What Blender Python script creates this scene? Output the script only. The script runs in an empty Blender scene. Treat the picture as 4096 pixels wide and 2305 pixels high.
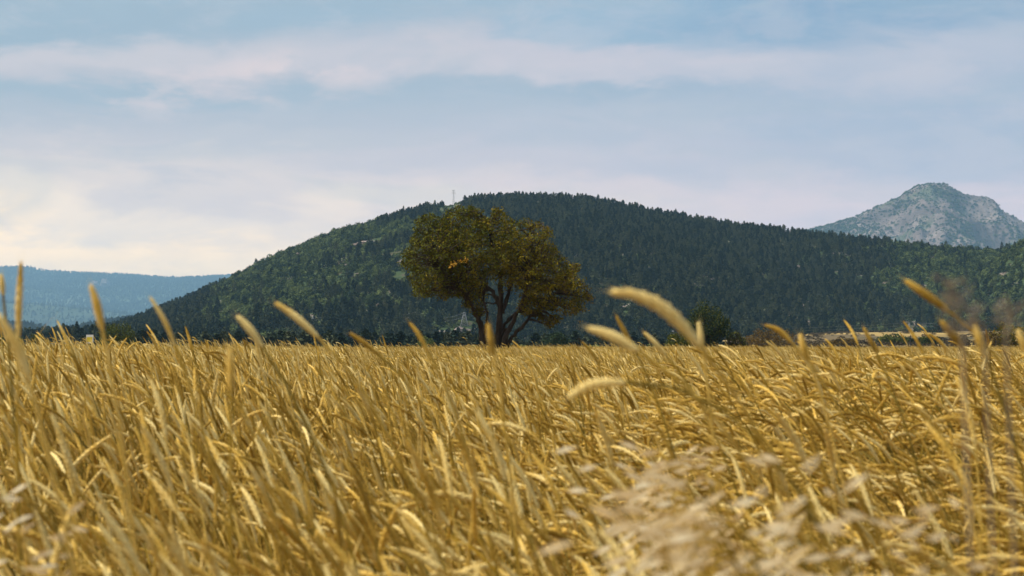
import bpy, math, random
import numpy as np
from mathutils import Vector

S = bpy.context.scene
C = S.collection
R = math.radians
rs = np.random.RandomState(11)
random.seed(5)

# ------------------------------------------------------------------ camera
F = 2418.0            # focal length in pixels of a 1024 px wide frame
CAMZ = 1.30
HOR = 345.0           # pixel row of the horizon
cd = bpy.data.cameras.new('camera')
cam = bpy.data.objects.new('camera', cd)
C.objects.link(cam)
cam.location = (0, 0, CAMZ)
cam.rotation_euler = (R(90), 0, 0)
cd.sensor_width = 36
cd.lens = 36 * F / 1024
cd.shift_y = (HOR - 288) / 1024
cd.clip_start = 0.05
cd.clip_end = 60000
cd.dof.use_dof = True
cd.dof.focus_distance = 60
cd.dof.aperture_fstop = 12.5
S.camera = cam
S.render.resolution_x = 1024
S.render.resolution_y = 576

# ------------------------------------------------------------------ sky
SUN_EL, SUN_AZ = R(58), R(-88)      # azimuth from +Y, negative = to the left
w = bpy.data.worlds.new('World')
S.world = w
w.use_nodes = True
nt = w.node_tree
nt.nodes.clear()
N, L = nt.nodes, nt.links


def nd(t, **kw):
    n = N.new(t)
    for k, v in kw.items():
        setattr(n, k, v)
    return n


def mth(op, a, b=None, c=None, clamp=False):
    n = N.new('ShaderNodeMath')
    n.operation = op
    n.use_clamp = clamp
    for i, v in enumerate((a, b, c)):
        if v is None:
            continue
        if isinstance(v, (int, float)):
            n.inputs[i].default_value = v
        else:
            L.new(v, n.inputs[i])
    return n.outputs[0]


def s2l(c):
    return tuple((v / 255 / 12.92) if v / 255 <= .04045 else ((v / 255 + .055) / 1.055) ** 2.4 for v in c)


def mixc(f, a, b, mode='MIX'):
    n = N.new('ShaderNodeMix')
    n.data_type = 'RGBA'
    n.blend_type = mode
    for s, v in ((n.inputs[0], f), (n.inputs[6], a), (n.inputs[7], b)):
        if isinstance(v, (int, float)):
            s.default_value = v
        elif isinstance(v, tuple):
            s.default_value = (*v, 1)
        else:
            L.new(v, s)
    return n.outputs[2]


SKYS = 0.1
tc = nd('ShaderNodeTexCoord')
sep = nd('ShaderNodeSeparateXYZ')
L.new(tc.outputs['Generated'], sep.inputs[0])
mp = nd('ShaderNodeMapping')
mp.inputs['Scale'].default_value = (5.5, 5.5, 21)
L.new(tc.outputs['Generated'], mp.inputs[0])
n1 = nd('ShaderNodeTexNoise')
n1.inputs['Scale'].default_value = 1.6
n1.inputs['Detail'].default_value = 7
n1.inputs['Roughness'].default_value = .55
n1.inputs['Distortion'].default_value = .5
L.new(mp.outputs[0], n1.inputs['Vector'])
mp2 = nd('ShaderNodeMapping')
mp2.inputs['Scale'].default_value = (16, 16, 40)
mp2.inputs['Location'].default_value = (3.1, 1.7, 4)
L.new(tc.outputs['Generated'], mp2.inputs[0])
n2 = nd('ShaderNodeTexNoise')
n2.inputs['Scale'].default_value = 1.7
n2.inputs['Detail'].default_value = 8
n2.inputs['Roughness'].default_value = .6
n2.inputs['Distortion'].default_value = .2
L.new(mp2.outputs[0], n2.inputs['Vector'])
x_, z_ = sep.outputs['X'], sep.outputs['Z']
w1 = mth('MULTIPLY', mth('SUBTRACT', n1.outputs[0], .5), .055)
w2 = mth('MULTIPLY', mth('SUBTRACT', n2.outputs[0], .5), .022)
elw = mth('ADD', mth('ADD', z_, w1), w2)
el01 = mth('DIVIDE', elw, .20, clamp=True)       # 0 horizon .. 1 = 11.5 deg and up


def ramp(stops):
    n = nd('ShaderNodeValToRGB')
    cr = n.color_ramp
    cr.interpolation = 'EASE'
    stops = sorted(((HOR - y) / F / .20, c) for y, c in stops)
    stops = [(max(0, min(1, p)), c) for p, c in stops]
    cr.elements[0].position = stops[0][0]
    cr.elements[0].color = (*s2l(stops[0][1]), 1)
    cr.elements[1].position = stops[-1][0]
    cr.elements[1].color = (*s2l(stops[-1][1]), 1)
    for p, c in stops[1:-1]:
        e = cr.elements.new(p)
        e.color = (*s2l(c), 1)
    L.new(el01, n.inputs[0])
    return n.outputs[0]


SKL = [(-90, (166, 192, 212)), (0, (154, 182, 203)), (34, (150, 178, 200)), (64, (198, 202, 213)), (88, (190, 196, 209)),
       (108, (160, 183, 203)), (130, (182, 192, 207)), (152, (204, 205, 213)), (178, (232, 224, 220)), (210, (268, 252, 228)), (250, (318, 284, 224)), (345, (330, 292, 224))]
SKM = [(-90, (158, 186, 210)), (0, (146, 180, 208)), (22, (150, 181, 207)), (46, (196, 199, 214)), (74, (190, 196, 212)),
       (92, (154, 178, 202)), (122, (182, 192, 210)), (155, (198, 199, 214)), (190, (228, 216, 220)), (225, (250, 232, 222)), (345, (256, 238, 224))]
SKR = [(-90, (140, 172, 204)), (0, (114, 155, 194)), (24, (128, 164, 199)), (52, (178, 190, 211)), (84, (170, 185, 209)),
       (120, (164, 182, 208)), (165, (174, 186, 210)), (205, (226, 212, 222)), (345, (222, 212, 222))]
rl, rm, rr = ramp(SKL), ramp(SKM), ramp(SKR)


def mrange(v, a, b):
    n = nd('ShaderNodeMapRange')
    n.interpolation_type = 'SMOOTHSTEP'
    n.inputs[1].default_value = a
    n.inputs[2].default_value = b
    L.new(v, n.inputs[0])
    return n.outputs[0]


xw = mth('ADD', x_, mth('MULTIPLY', mth('SUBTRACT', n1.outputs[0], .5), .12))
skyc = mixc(mrange(xw, -.17, .06), rl, rm)
skyc = mixc(mrange(xw, .02, .17), skyc, rr)
skyc = mixc(mth('MULTIPLY', mrange(n2.outputs[0], .44, .66), .20), skyc, s2l((222, 216, 222)))
skyc = mixc(mth('MULTIPLY', mrange(n1.outputs[0], .52, .40), .30), skyc, s2l((150, 178, 200)))
# rugged bright rims on the cloud bank to the upper left
cx = mth('DIVIDE', mth('ADD', x_, .100), .075)
cz = mth('DIVIDE', mth('SUBTRACT', mth('SUBTRACT', z_, .1105), mth('MULTIPLY', mth('ADD', x_, .1), .22)), .0105)
g = mth('POWER', 2.718, mth('MULTIPLY', mth('ADD', mth('MULTIPLY', cx, cx), mth('MULTIPLY', cz, cz)), -1))
puff = mrange(n2.outputs[0], .38, .60)
skyc = mixc(mth('MULTIPLY', mth('MULTIPLY', g, puff), .5, clamp=True), skyc, s2l((238, 222, 222)))
sk = nd('ShaderNodeTexSky', sky_type='NISHITA')
sk.sun_disc = False
sk.sun_elevation = SUN_EL
sk.sun_rotation = SUN_AZ
sk.air_density = 1.2
sk.dust_density = 2.0
v = nd('ShaderNodeVectorMath', operation='SCALE')
L.new(skyc, v.inputs[0])
v.inputs[3].default_value = 1 / SKYS
vt = mixc(1.0, v.outputs[0], (.785, .695, .65), 'MULTIPLY')
out = mixc(.93, sk.outputs[0], vt)
bg = nd('ShaderNodeBackground')
L.new(out, bg.inputs[0])
bg.inputs[1].default_value = SKYS
wo = nd('ShaderNodeOutputWorld')
L.new(bg.outputs[0], wo.inputs[0])

ld = bpy.data.lights.new('sun', 'SUN')
sun = bpy.data.objects.new('sun', ld)
C.objects.link(sun)
ld.energy = 4.3
ld.angle = R(26)
ld.color = (1, .90, .74)
sd = Vector((math.sin(SUN_AZ) * math.cos(SUN_EL), math.cos(SUN_AZ) * math.cos(SUN_EL), math.sin(SUN_EL)))
sun.rotation_euler = sd.to_track_quat('Z', 'Y').to_euler()
sun.location = (-30, 30, 60)

S.view_settings.view_transform = 'Standard'
S.view_settings.look = 'None'
S.view_settings.exposure = 0.60
S.view_settings.gamma = 1
S.view_settings.use_curve_mapping = False
S.render.engine = 'CYCLES'
cy = S.cycles
cy.use_denoising = True
cy.max_bounces = 5
cy.diffuse_bounces = 2
cy.glossy_bounces = 1
cy.transmission_bounces = 3
cy.transparent_max_bounces = 4
cy.volume_bounces = 1
cy.caustics_reflective = cy.caustics_refractive = False
cy.sample_clamp_indirect = 3


# ------------------------------------------------------------------ helpers
def tag(o, label=None, cat=None, group=None, kind=None):
    for k, val in (('label', label), ('category', cat), ('group', group), ('kind', kind)):
        if val:
            o[k] = val
    return o


def P(px, py, d):
    """world point seen at pixel (px, py) of the 1024x576 frame at distance d"""
    return np.array([(px - 512) / F * d, d, CAMZ + (HOR - py) / F * d])


def mesh(name, verts, faces, mats, midx=None, smooth=False):
    me = bpy.data.meshes.new(name)
    if isinstance(faces, np.ndarray):
        nv, (nf, k) = len(verts), faces.shape
        me.vertices.add(nv)
        me.vertices.foreach_set('co', np.asarray(verts, dtype=np.float32).ravel())
        me.loops.add(nf * k)
        me.loops.foreach_set('vertex_index', faces.astype(np.int32).ravel())
        me.polygons.add(nf)
        me.polygons.foreach_set('loop_start', np.arange(0, nf * k, k, dtype=np.int32))
        me.polygons.foreach_set('loop_total', np.full(nf, k, dtype=np.int32))
        me.update(calc_edges=True)
    else:
        me.from_pydata([tuple(map(float, q)) for q in verts], [], faces)
    for m in mats:
        me.materials.append(m)
    if midx is not None:
        me.polygons.foreach_set('material_index', np.asarray(midx, dtype=np.int32))
    if smooth:
        me.polygons.foreach_set('use_smooth', np.ones(len(me.polygons), dtype=bool))
    me.update()
    return me


def link(name, me, parent=None, loc=(0, 0, 0), rz=0):
    o = bpy.data.objects.new(name, me)
    C.objects.link(o)
    o.location = loc
    o.rotation_euler = (0, 0, rz)
    if parent:
        o.parent = parent
    return o


def empty(name, loc=(0, 0, 0)):
    o = bpy.data.objects.new(name, None)
    C.objects.link(o)
    o.location = tuple(loc)
    o.empty_display_size = .1
    return o


class G:
    """collects geometry (quads and triangles) with material indices"""
    def __init__(s):
        s.v, s.f, s.m, s.n = [], [], [], 0

    def add(s, vs, fs, m=0):
        s.v.extend(vs)
        s.f.extend(tuple(i + s.n for i in f) for f in fs)
        s.m.extend([m] * len(fs))
        s.n += len(vs)

    def tube(s, pts, rad, seg=5, m=0, cap=True):
        pts = [np.asarray(p, float) for p in pts]
        vs, fs = [], []
        up = None
        for i, p in enumerate(pts):
            t = pts[min(i + 1, len(pts) - 1)] - pts[max(i - 1, 0)]
            t = t / (np.linalg.norm(t) + 1e-9)
            if up is None:
                a = np.array([0, 1, 0]) if abs(t[1]) < .8 else np.array([1, 0, 0])
                up = np.cross(t, a)
            up = up - t * up.dot(t)
            up /= np.linalg.norm(up) + 1e-9
            b = np.cross(t, up)
            r = rad[i] if hasattr(rad, '__len__') else rad
            for k in range(seg):
                an = 2 * math.pi * k / seg
                vs.append(p + r * (math.cos(an) * up + math.sin(an) * b))
        for i in range(len(pts) - 1):
            for k in range(seg):
                a, b_ = i * seg + k, i * seg + (k + 1) % seg
                fs.append((a, b_, b_ + seg, a + seg))
        if cap:
            fs.append(tuple(range(seg))[::-1])
            fs.append(tuple((len(pts) - 1) * seg + k for k in range(seg)))
        s.add(vs, fs, m)

    def box(s, c, h, m=0):
        c, h = np.asarray(c, float), np.asarray(h, float)
        vs = [c + h * np.array([i, j, k]) for i in (-1, 1) for j in (-1, 1) for k in (-1, 1)]
        s.add(vs, [(0, 1, 3, 2), (4, 6, 7, 5), (0, 4, 5, 1), (2, 3, 7, 6), (0, 2, 6, 4), (1, 5, 7, 3)], m)

    def mesh(s, name, mats, smooth=False):
        return mesh(name, s.v, s.f, mats, s.m, smooth)


def hsh(ix, iy, seed):
    h = (ix * 374761393 + iy * 668265263 + seed * 974711) & 0x7fffffff
    h = ((h ^ (h >> 13)) * 1274126177) & 0x7fffffff
    return ((h ^ (h >> 16)) & 0xffff) / 65535.0


def vnoise(x, y, seed=0):
    x, y = np.asarray(x, float), np.asarray(y, float)
    ix, iy = np.floor(x).astype(np.int64), np.floor(y).astype(np.int64)
    fx, fy = x - ix, y - iy
    fx, fy = fx * fx * (3 - 2 * fx), fy * fy * (3 - 2 * fy)
    a, b = hsh(ix, iy, seed), hsh(ix + 1, iy, seed)
    c, d = hsh(ix, iy + 1, seed), hsh(ix + 1, iy + 1, seed)
    return a + (b - a) * fx + (c - a) * fy + (a - b - c + d) * fx * fy


def fbm(x, y, seed=0, o=4):
    t, a, s = 0, .5, 0
    for i in range(o):
        t = t + a * (vnoise(np.asarray(x) * 2 ** i, np.asarray(y) * 2 ** i, seed + i * 7) - .5)
        s += a
        a *= .5
    return t / s * 2      # about -1..1


def sstep(a, b, v):
    t = np.clip((np.asarray(v, float) - a) / (b - a), 0, 1)
    return t * t * (3 - 2 * t)


# ------------------------------------------------------------------ materials
def mat(name, cols, scale=1.0, rough=.8, rnd=0.0, pos_scale=None, spec=.2, transl=0.0, bump=0.0, detail=4, stretch=(1, 1, 1)):
    """diffuse-like material whose colour wanders over `cols` with noise (and with the individual object)"""
    m = bpy.data.materials.new(name)
    m.use_nodes = True
    t = m.node_tree
    n, l = t.nodes, t.links
    n.clear()
    o = n.new('ShaderNodeOutputMaterial')
    p = n.new('ShaderNodeBsdfPrincipled')
    p.inputs['Roughness'].default_value = rough
    p.inputs['Specular IOR Level'].default_value = spec
    geo = n.new('ShaderNodeNewGeometry')
    mpn = n.new('ShaderNodeMapping')
    mpn.inputs['Scale'].default_value = stretch
    l.new(geo.outputs['Position'], mpn.inputs[0])
    no = n.new('ShaderNodeTexNoise')
    no.inputs['Scale'].default_value = scale
    no.inputs['Detail'].default_value = detail
    no.inputs['Roughness'].default_value = .6
    l.new(mpn.outputs[0], no.inputs['Vector'])
    val = no.outputs[0]
    if rnd:
        oi = n.new('ShaderNodeObjectInfo')
        a = n.new('ShaderNodeMath')
        a.operation = 'MULTIPLY_ADD'
        a.inputs[1].default_value = rnd
        a.inputs[2].default_value = -rnd / 2
        l.new(oi.outputs['Random'], a.inputs[0])
        b = n.new('ShaderNodeMath')
        b.operation = 'ADD'
        l.new(a.outputs[0], b.inputs[0])
        l.new(val, b.inputs[1])
        val = b.outputs[0]
    if pos_scale:
        n2_ = n.new('ShaderNodeTexNoise')
        n2_.inputs['Scale'].default_value = pos_scale[0]
        n2_.inputs['Detail'].default_value = 2
        l.new(geo.outputs['Position'], n2_.inputs['Vector'])
        a = n.new('ShaderNodeMath')
        a.operation = 'MULTIPLY_ADD'
        a.inputs[1].default_value = pos_scale[1]
        a.inputs[2].default_value = -pos_scale[1] / 2
        l.new(n2_.outputs[0], a.inputs[0])
        b = n.new('ShaderNodeMath')
        b.operation = 'ADD'
        l.new(a.outputs[0], b.inputs[0])
        l.new(val, b.inputs[1])
        val = b.outputs[0]
    cr = n.new('ShaderNodeValToRGB')
    e = cr.color_ramp.elements
    k = len(cols)
    lo, hi = .28, .72
    for i, c in enumerate(cols):
        p_ = lo + (hi - lo) * i / max(1, k - 1)
        el = e[i] if i < 2 else e.new(p_)
        el.position = p_
    for i, c in enumerate(cols):
        e[i].position = lo + (hi - lo) * i / max(1, k - 1)
        e[i].color = (*c, 1)
    l.new(val, cr.inputs[0])
    l.new(cr.outputs[0], p.inputs['Base Color'])
    sh = p.outputs[0]
    if transl:
        tr = n.new('ShaderNodeBsdfTranslucent')
        l.new(cr.outputs[0], tr.inputs[0])
        mx = n.new('ShaderNodeMixShader')
        mx.inputs[0].default_value = transl
        l.new(sh, mx.inputs[1])
        l.new(tr.outputs[0], mx.inputs[2])
        sh = mx.outputs[0]
    if bump:
        bn = n.new('ShaderNodeBump')
        bn.inputs['Strength'].default_value = .8
        bn.inputs['Distance'].default_value = bump
        l.new(no.outputs[0], bn.inputs['Height'])
        l.new(bn.outputs[0], p.inputs['Normal'])
    l.new(sh, o.inputs[0])
    return m


M = {}
M['stem'] = mat('wheat_stem', [(.20, .145, .02), (.50, .315, .035), (.74, .51, .12)], 9, .6, .6, (.35, .3), transl=.25)
M['ear'] = mat('wheat_ear', [(.40, .24, .03), (.82, .545, .105), (.97, .78, .33)], 14, .6, .5, (.35, .35), transl=.18)
M['blade'] = mat('wheat_blade', [(.16, .115, .012), (.54, .33, .035), (.84, .60, .19)], 7, .6, .6, (.35, .3), transl=.4)
M['oat'] = mat('oat_husk', [(.68, .51, .27), (.86, .71, .44), (.93, .84, .62)], 20, .6, .4, transl=.3)
M['plume'] = mat('seed_plume', [(.24, .19, .14), (.36, .30, .22)], 30, .8, .2, transl=.2)
M['soil'] = mat('field_soil', [(.10, .055, .015), (.17, .10, .025), (.24, .15, .05)], 3, .95)
M['leaf_olive'] = mat('leaf_olive', [(.04, .034, .003), (.125, .10, .007), (.28, .22, .018)], 1.6, .7, transl=.15, spec=.08)
M['leaf_green'] = mat('leaf_green', [(.024, .030, .004), (.080, .086, .010), (.18, .18, .022)], 1.6, .7, transl=.15, spec=.08)
M['leaf_brown'] = mat('leaf_brown', [(.05, .03, .004), (.14, .085, .010), (.27, .17, .03)], 1.6, .7, transl=.15, spec=.08)
M['leaf_yellow'] = mat('leaf_yellow', [(.55, .30, .03), (.7, .42, .06)], 1.6, .6, transl=.2)
M['bark'] = mat('bark', [(.018, .013, .009), (.045, .034, .024), (.075, .06, .045)], 6, .9, bump=.03, stretch=(1, 1, .25))
M['pine'] = mat('pine_needles', [(.012, .024, .016), (.030, .046, .028), (.062, .075, .040)], .35, .8, 1.0, (.02, .45), spec=.05)
M['scrub'] = mat('scrub_leaves', [(.020, .036, .016), (.050, .074, .028), (.095, .124, .040)], .3, .8, .8, (.012, .45), spec=.05)
M['scrub_dry'] = mat('dry_scrub', [(.03, .024, .013), (.055, .043, .022), (.085, .066, .035)], 1, .9, .4)
M['rock'] = mat('rock', [(.10, .08, .072), (.17, .14, .125), (.27, .225, .20)], .25, .9, .2, bump=.4)
M['steel'] = mat('galvanised_steel', [(.30, .31, .33), (.42, .43, .45)], 2, .5)
M['white'] = mat('white_paint', [(.74, .74, .72), (.82, .82, .8)], 3, .5)
M['yellow'] = mat('yellow_paint', [(.72, .58, .04), (.78, .64, .06)], 3, .5)
M['dark'] = mat('dark_paint', [(.03, .03, .035), (.05, .05, .05)], 3, .5)
M['gravel'] = mat('pale_gravel', [(.20, .20, .20), (.30, .30, .30)], .4, .95)


def hill_mat(name, soil, veg, rock, s1, s2, cover):
    m = bpy.data.materials.new(name)
    m.use_nodes = True
    t = m.node_tree
    n, l = t.nodes, t.links
    p = n['Principled BSDF']
    p.inputs['Roughness'].default_value = .95
    p.inputs['Specular IOR Level'].default_value = .1
    geo = n.new('ShaderNodeNewGeometry')

    def noise(sc, det=6, st=(1, 1, 1), ro=.62):
        mpn = n.new('ShaderNodeMapping')
        mpn.inputs['Scale'].default_value = st
        l.new(geo.outputs['Position'], mpn.inputs[0])
        a = n.new('ShaderNodeTexNoise')
        a.inputs['Scale'].default_value = sc
        a.inputs['Detail'].default_value = det
        a.inputs['Roughness'].default_value = ro
        l.new(mpn.outputs[0], a.inputs['Vector'])
        return a.outputs[0]

    def rmp(val, stops):
        c = n.new('ShaderNodeValToRGB')
        while len(c.color_ramp.elements) < len(stops):
            c.color_ramp.elements.new(.5)
        for e, (q, col) in zip(c.color_ramp.elements, stops):
            e.position = q
            e.color = (*col, 1)
        l.new(val, c.inputs[0])
        return c.outputs[0]
    a = rmp(noise(s1), [(.3, soil[0]), (.7, soil[1])])
    b = rmp(noise(s1 * 2.3), [(.3, veg[0]), (.7, veg[1])])
    r_ = rmp(noise(s2 * 1.5, 8, (1, 1, .35)), [(.25, rock[0]), (.5, rock[1]), (.75, rock[2])])
    k1 = rmp(noise(s1 * .8, 7), [(cover, (0, 0, 0)), (cover + .05, (1, 1, 1))])
    k2 = rmp(noise(s2, 8, (1, 1, .6)), [(.55, (0, 0, 0)), (.6, (1, 1, 1))])
    mx = n.new('ShaderNodeMix')
    mx.data_type = 'RGBA'
    l.new(k1, mx.inputs[0])
    l.new(a, mx.inputs[6])
    l.new(b, mx.inputs[7])
    my = n.new('ShaderNodeMix')
    my.data_type = 'RGBA'
    l.new(k2, my.inputs[0])
    l.new(mx.outputs[2], my.inputs[6])
    l.new(r_, my.inputs[7])
    l.new(my.outputs[2], p.inputs['Base Color'])
    bn = n.new('ShaderNodeBump')
    bn.inputs['Strength'].default_value = .9
    bn.inputs['Distance'].default_value = 1.2 / s2 * .12
    l.new(noise(s2 * 2, 8), bn.inputs['Height'])
    l.new(bn.outputs[0], p.inputs['Normal'])
    return m


M['hill'] = hill_mat('hill_ground', ((.05, .045, .025), (.09, .075, .045)), ((.02, .04, .018), (.05, .075, .025)),
                     ((.11, .09, .08), (.18, .15, .13), (.26, .22, .20)), .04, .02, .42)
M['far_hill'] = hill_mat('far_hill_ground', ((.03, .05, .03), (.05, .07, .04)), ((.02, .035, .02), (.04, .055, .03)),
                         ((.05, .07, .04), (.07, .09, .05), (.10, .12, .07)), .004, .0012, .5)
M['mountain'] = hill_mat('mountain_rock', ((.05, .042, .04), (.16, .125, .118)), ((.08, .066, .064), (.24, .195, .182)),
                         ((.05, .06, .04), (.08, .09, .055), (.13, .12, .08)), .0064, .0055, .5)


def ground_mat():
    m = bpy.data.materials.new('farmland')
    m.use_nodes = True
    t = m.node_tree
    n, l = t.nodes, t.links
    p = n['Principled BSDF']
    p.inputs['Roughness'].default_value = .95
    p.inputs['Specular IOR Level'].default_value = .1
    geo = n.new('ShaderNodeNewGeometry')
    mpn = n.new('ShaderNodeMapping')
    mpn.inputs['Scale'].default_value = (1 / 70, 1 / 120, 0)
    mpn.inputs['Rotation'].default_value = (0, 0, .12)
    l.new(geo.outputs['Position'], mpn.inputs[0])
    vo = n.new('ShaderNodeTexVoronoi')
    vo.feature = 'F1'
    vo.inputs['Scale'].default_value = 1
    vo.inputs['Randomness'].default_value = .8
    l.new(mpn.outputs[0], vo.inputs['Vector'])
    sp = n.new('ShaderNodeSeparateColor')
    l.new(vo.outputs['Color'], sp.inputs[0])
    cr = n.new('ShaderNodeValToRGB')
    cr.color_ramp.interpolation = 'CONSTANT'
    cols = [(0, (.30, .22, .08)), (.3, (.085, .075, .035)), (.5, (.34, .25, .09)), (.68, (.13, .10, .05)), (.85, (.22, .165, .065))]
    while len(cr.color_ramp.elements) < len(cols):
        cr.color_ramp.elements.new(.5)
    for e, (q, c) in zip(cr.color_ramp.elements, cols):
        e.position = q
        e.color = (*c, 1)
    l.new(sp.outputs[0], cr.inputs[0])
    no = n.new('ShaderNodeTexNoise')
    no.inputs['Scale'].default_value = .05
    no.inputs['Detail'].default_value = 9
    no.inputs['Roughness'].default_value = .7
    l.new(geo.outputs['Position'], no.inputs['Vector'])
    c2 = n.new('ShaderNodeValToRGB')
    c2.color_ramp.elements[0].position = .3
    c2.color_ramp.elements[0].color = (.55, .52, .5, 1)
    c2.color_ramp.elements[1].position = .7
    c2.color_ramp.elements[1].color = (1.15, 1.12, 1.1, 1)
    l.new(no.outputs[0], c2.inputs[0])
    mx = n.new('ShaderNodeMix')
    mx.data_type = 'RGBA'
    mx.blend_type = 'MULTIPLY'
    mx.inputs[0].default_value = 1
    l.new(cr.outputs[0], mx.inputs[6])
    l.new(c2.outputs[0], mx.inputs[7])
    l.new(mx.outputs[2], p.inputs['Base Color'])
    return m


M['ground'] = ground_mat()


# ------------------------------------------------------------------ terrain
def gz(x, y):
    """height of the farmland"""
    x, y = np.asarray(x, float), np.asarray(y, float)
    u = x / np.maximum(y, 60)
    u2 = x / np.maximum(y, 4)
    far = sstep(250, 1450, y) * (sstep(.03, .15, u) * 9.0 + sstep(-.03, -.15, u) * 1.5)
    far = far + sstep(300, 900, y) * fbm(x / 170, y / 170, 3, 3) * .5
    near = .06 * fbm(x / 5, y / 6, 8, 2) + .19 * sstep(.03, .16, u2) * sstep(3, 8, y) * sstep(30, 14, y) + .15 * sstep(.0, -.2, u2) * sstep(4, 12, y) * sstep(70, 25, y)
    return far + near


xs = np.sign(np.linspace(-1, 1, 241)) * (np.abs(np.linspace(-1, 1, 241)) ** 3.2) * 8600
ys = np.concatenate([np.linspace(-180, 0, 6), np.linspace(0, 1, 190)[1:] ** 2.9 * 23500])
XX, YY = np.meshgrid(xs, ys)
ZZ = gz(XX, YY)


def grid_mesh(name, X, Y, Z, m, smooth=True):
    ny, nx = X.shape
    idx = np.arange(ny * nx).reshape(ny, nx)
    f = np.stack([idx[:-1, :-1], idx[:-1, 1:], idx[1:, 1:], idx[1:, :-1]], -1).reshape(-1, 4)
    return mesh(name, np.stack([X, Y, Z], -1).reshape(-1, 3), f, [m], smooth=smooth)


tag(link('ground', grid_mesh('ground', XX, YY, ZZ, M['ground'])), kind='structure')


def interp(pts, x):
    a = np.array(pts, float)
    return np.interp(x, a[:, 0], a[:, 1])


def ridge_fn(pts2576, D, drop=0):
    """silhouette points (in 2576 px wide picture coordinates) -> crest height over x at distance D"""
    a = [((px / 2.5156 - 512) / F * D, CAMZ + (HOR - (py + drop) / 2.5156) / F * D) for px, py in pts2576]
    return lambda x: interp(a, x)


DC = 2150.0
main_pts = [(-900, 960), (-200, 905), (60, 862), (200, 846), (300, 826), (400, 788), (500, 746), (590, 700), (640, 673), (700, 645), (750, 624),
            (800, 604), (850, 586), (900, 572), (1000, 546), (1060, 530), (1130, 518), (1160, 510), (1250, 502), (1350, 500), (1400, 502),
            (1480, 508), (1560, 522), (1650, 540), (1750, 558), (1850, 573), (1950, 586), (2050, 597), (2150, 608), (2250, 616),
            (2350, 624), (2450, 632), (2500, 632), (2576, 628), (2900, 640), (3600, 700), (4600, 860)]
H_main = ridge_fn(main_pts, DC)


def hill_z(x, y):
    x, y = np.asarray(x, float), np.asarray(y, float)
    fl = 1180 + 330 * sstep(60, 260, x) + 60 * fbm(x / 160, 3.3, 21, 2) + 260 * sstep(-300, -520, x)     # foot line
    t = (y - fl) / (DC - fl)
    prof = np.where(t < 1, np.clip(t, -.2, 1) ** 1 * 1.0, 1 - .55 * (t - 1) ** 2 * 3)
    tt = np.clip(t, 0, 1)
    prof = np.where(t < 1, .5 * tt ** 1.6 + .5 * np.sin(tt * math.pi / 2), prof)
    xe = x * (1 + (DC / np.maximum(y, 900) - 1) * sstep(-40, -170, x))
    h = H_main(xe)
    z = h * prof
    amp = 4 * np.sin(np.clip(t, 0, 1) * math.pi)
    z = z + amp * fbm(x / 110, y / 200, 31, 4) * 1.8 - 3 * amp * .35 * np.exp(-((fbm(x / 260, y / 700, 55, 2)) ** 2) * 30)
    # spur on the right
    sx = np.interp(x, [290, 345, 372, 400, 460, 600, 800], [-5, -1, 14, 26, 44, 66, 54])
    sp = (sx + 58) * np.exp(-((y - 1800) / 230.0) ** 2) * sstep(285, 385, x)
    z = np.maximum(z, sp + 3 * fbm(x / 60, y / 60, 41, 3))
    z = np.where(t < 0, -4 + 0 * z + t * 20, z)
    return z


hx = np.linspace(-900, 1150, 380)
hy = np.linspace(1080, 2700, 230)
HX, HY = np.meshgrid(hx, hy)
HZ = hill_z(HX, HY)
tag(link('hill', grid_mesh('hill', HX, HY, np.maximum(HZ, -.8), M['hill'])), kind='structure')


def hit(px, py, zf, d0, d1, step=4.0):
    """where the sight line through the pixel meets a height field"""
    d = np.arange(d0, d1, step)
    x, z = (px - 512) / F * d, CAMZ + (HOR - py) / F * d
    k = np.nonzero(zf(x, d) >= z)[0]
    if len(k) == 0:
        return None
    k = k[0]
    return np.array([x[k], d[k], float(zf(x[k], d[k]))])


# distant blue hills on the left
D2 = 5200.0
H_far = ridge_fn([(-1500, 700), (-500, 672), (0, 674), (60, 674), (120, 684), (180, 688), (250, 690), (330, 695), (400, 699), (450, 702), (520, 699), (590, 695),
                  (700, 690), (1000, 700), (1600, 740), (2600, 820)], D2)


K2, K3, KM = 3.85, 2.2, 1.9


def far_z(x, y):
    return K2 * far_z0(np.asarray(x, float) / K2, np.asarray(y, float) / K2) + 6 * fbm(np.asarray(x) / 160, np.asarray(y) / 240, 66, 3)


def far_z0(x, y):
    t = (np.asarray(y, float) - 3300) / (D2 - 3300)
    tt = np.clip(t, 0, 1)
    prof = np.where(t < 1, tt ** .9, 1 - 1.2 * (t - 1) ** 2)
    z = H_far(x) * prof + 40 * np.sin(tt * math.pi) * fbm(x / 420, y / 500, 61, 4)
    # paler rounded foothill in front
    z = np.maximum(z, 62 * np.exp(-((x + 760) / 330) ** 2 - ((y - 3550) / 260) ** 2))
    return np.where(t < 0, np.maximum(-4, 62 * np.exp(-((x + 760) / 330) ** 2 - ((y - 3550) / 260) ** 2) - 6), z)


FX, FY = np.meshgrid(np.linspace(-1750, 500, 300) * K2, np.linspace(3000, 6000, 200) * K2)
tag(link('far_hills', grid_mesh('far_hills', FX, FY, np.maximum(far_z(FX, FY), -.8), M['far_hill'])), kind='structure')

# low wooded rise between, on the left
H_mid = ridge_fn([(-900, 800), (-200, 812), (0, 822), (60, 824), (140, 842), (220, 838), (330, 812), (420, 800), (520, 790), (700, 800), (1100, 860)], 2900)


def mid_z(x, y):
    return KM * mid_z0(np.asarray(x, float) / KM, np.asarray(y, float) / KM)


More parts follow.
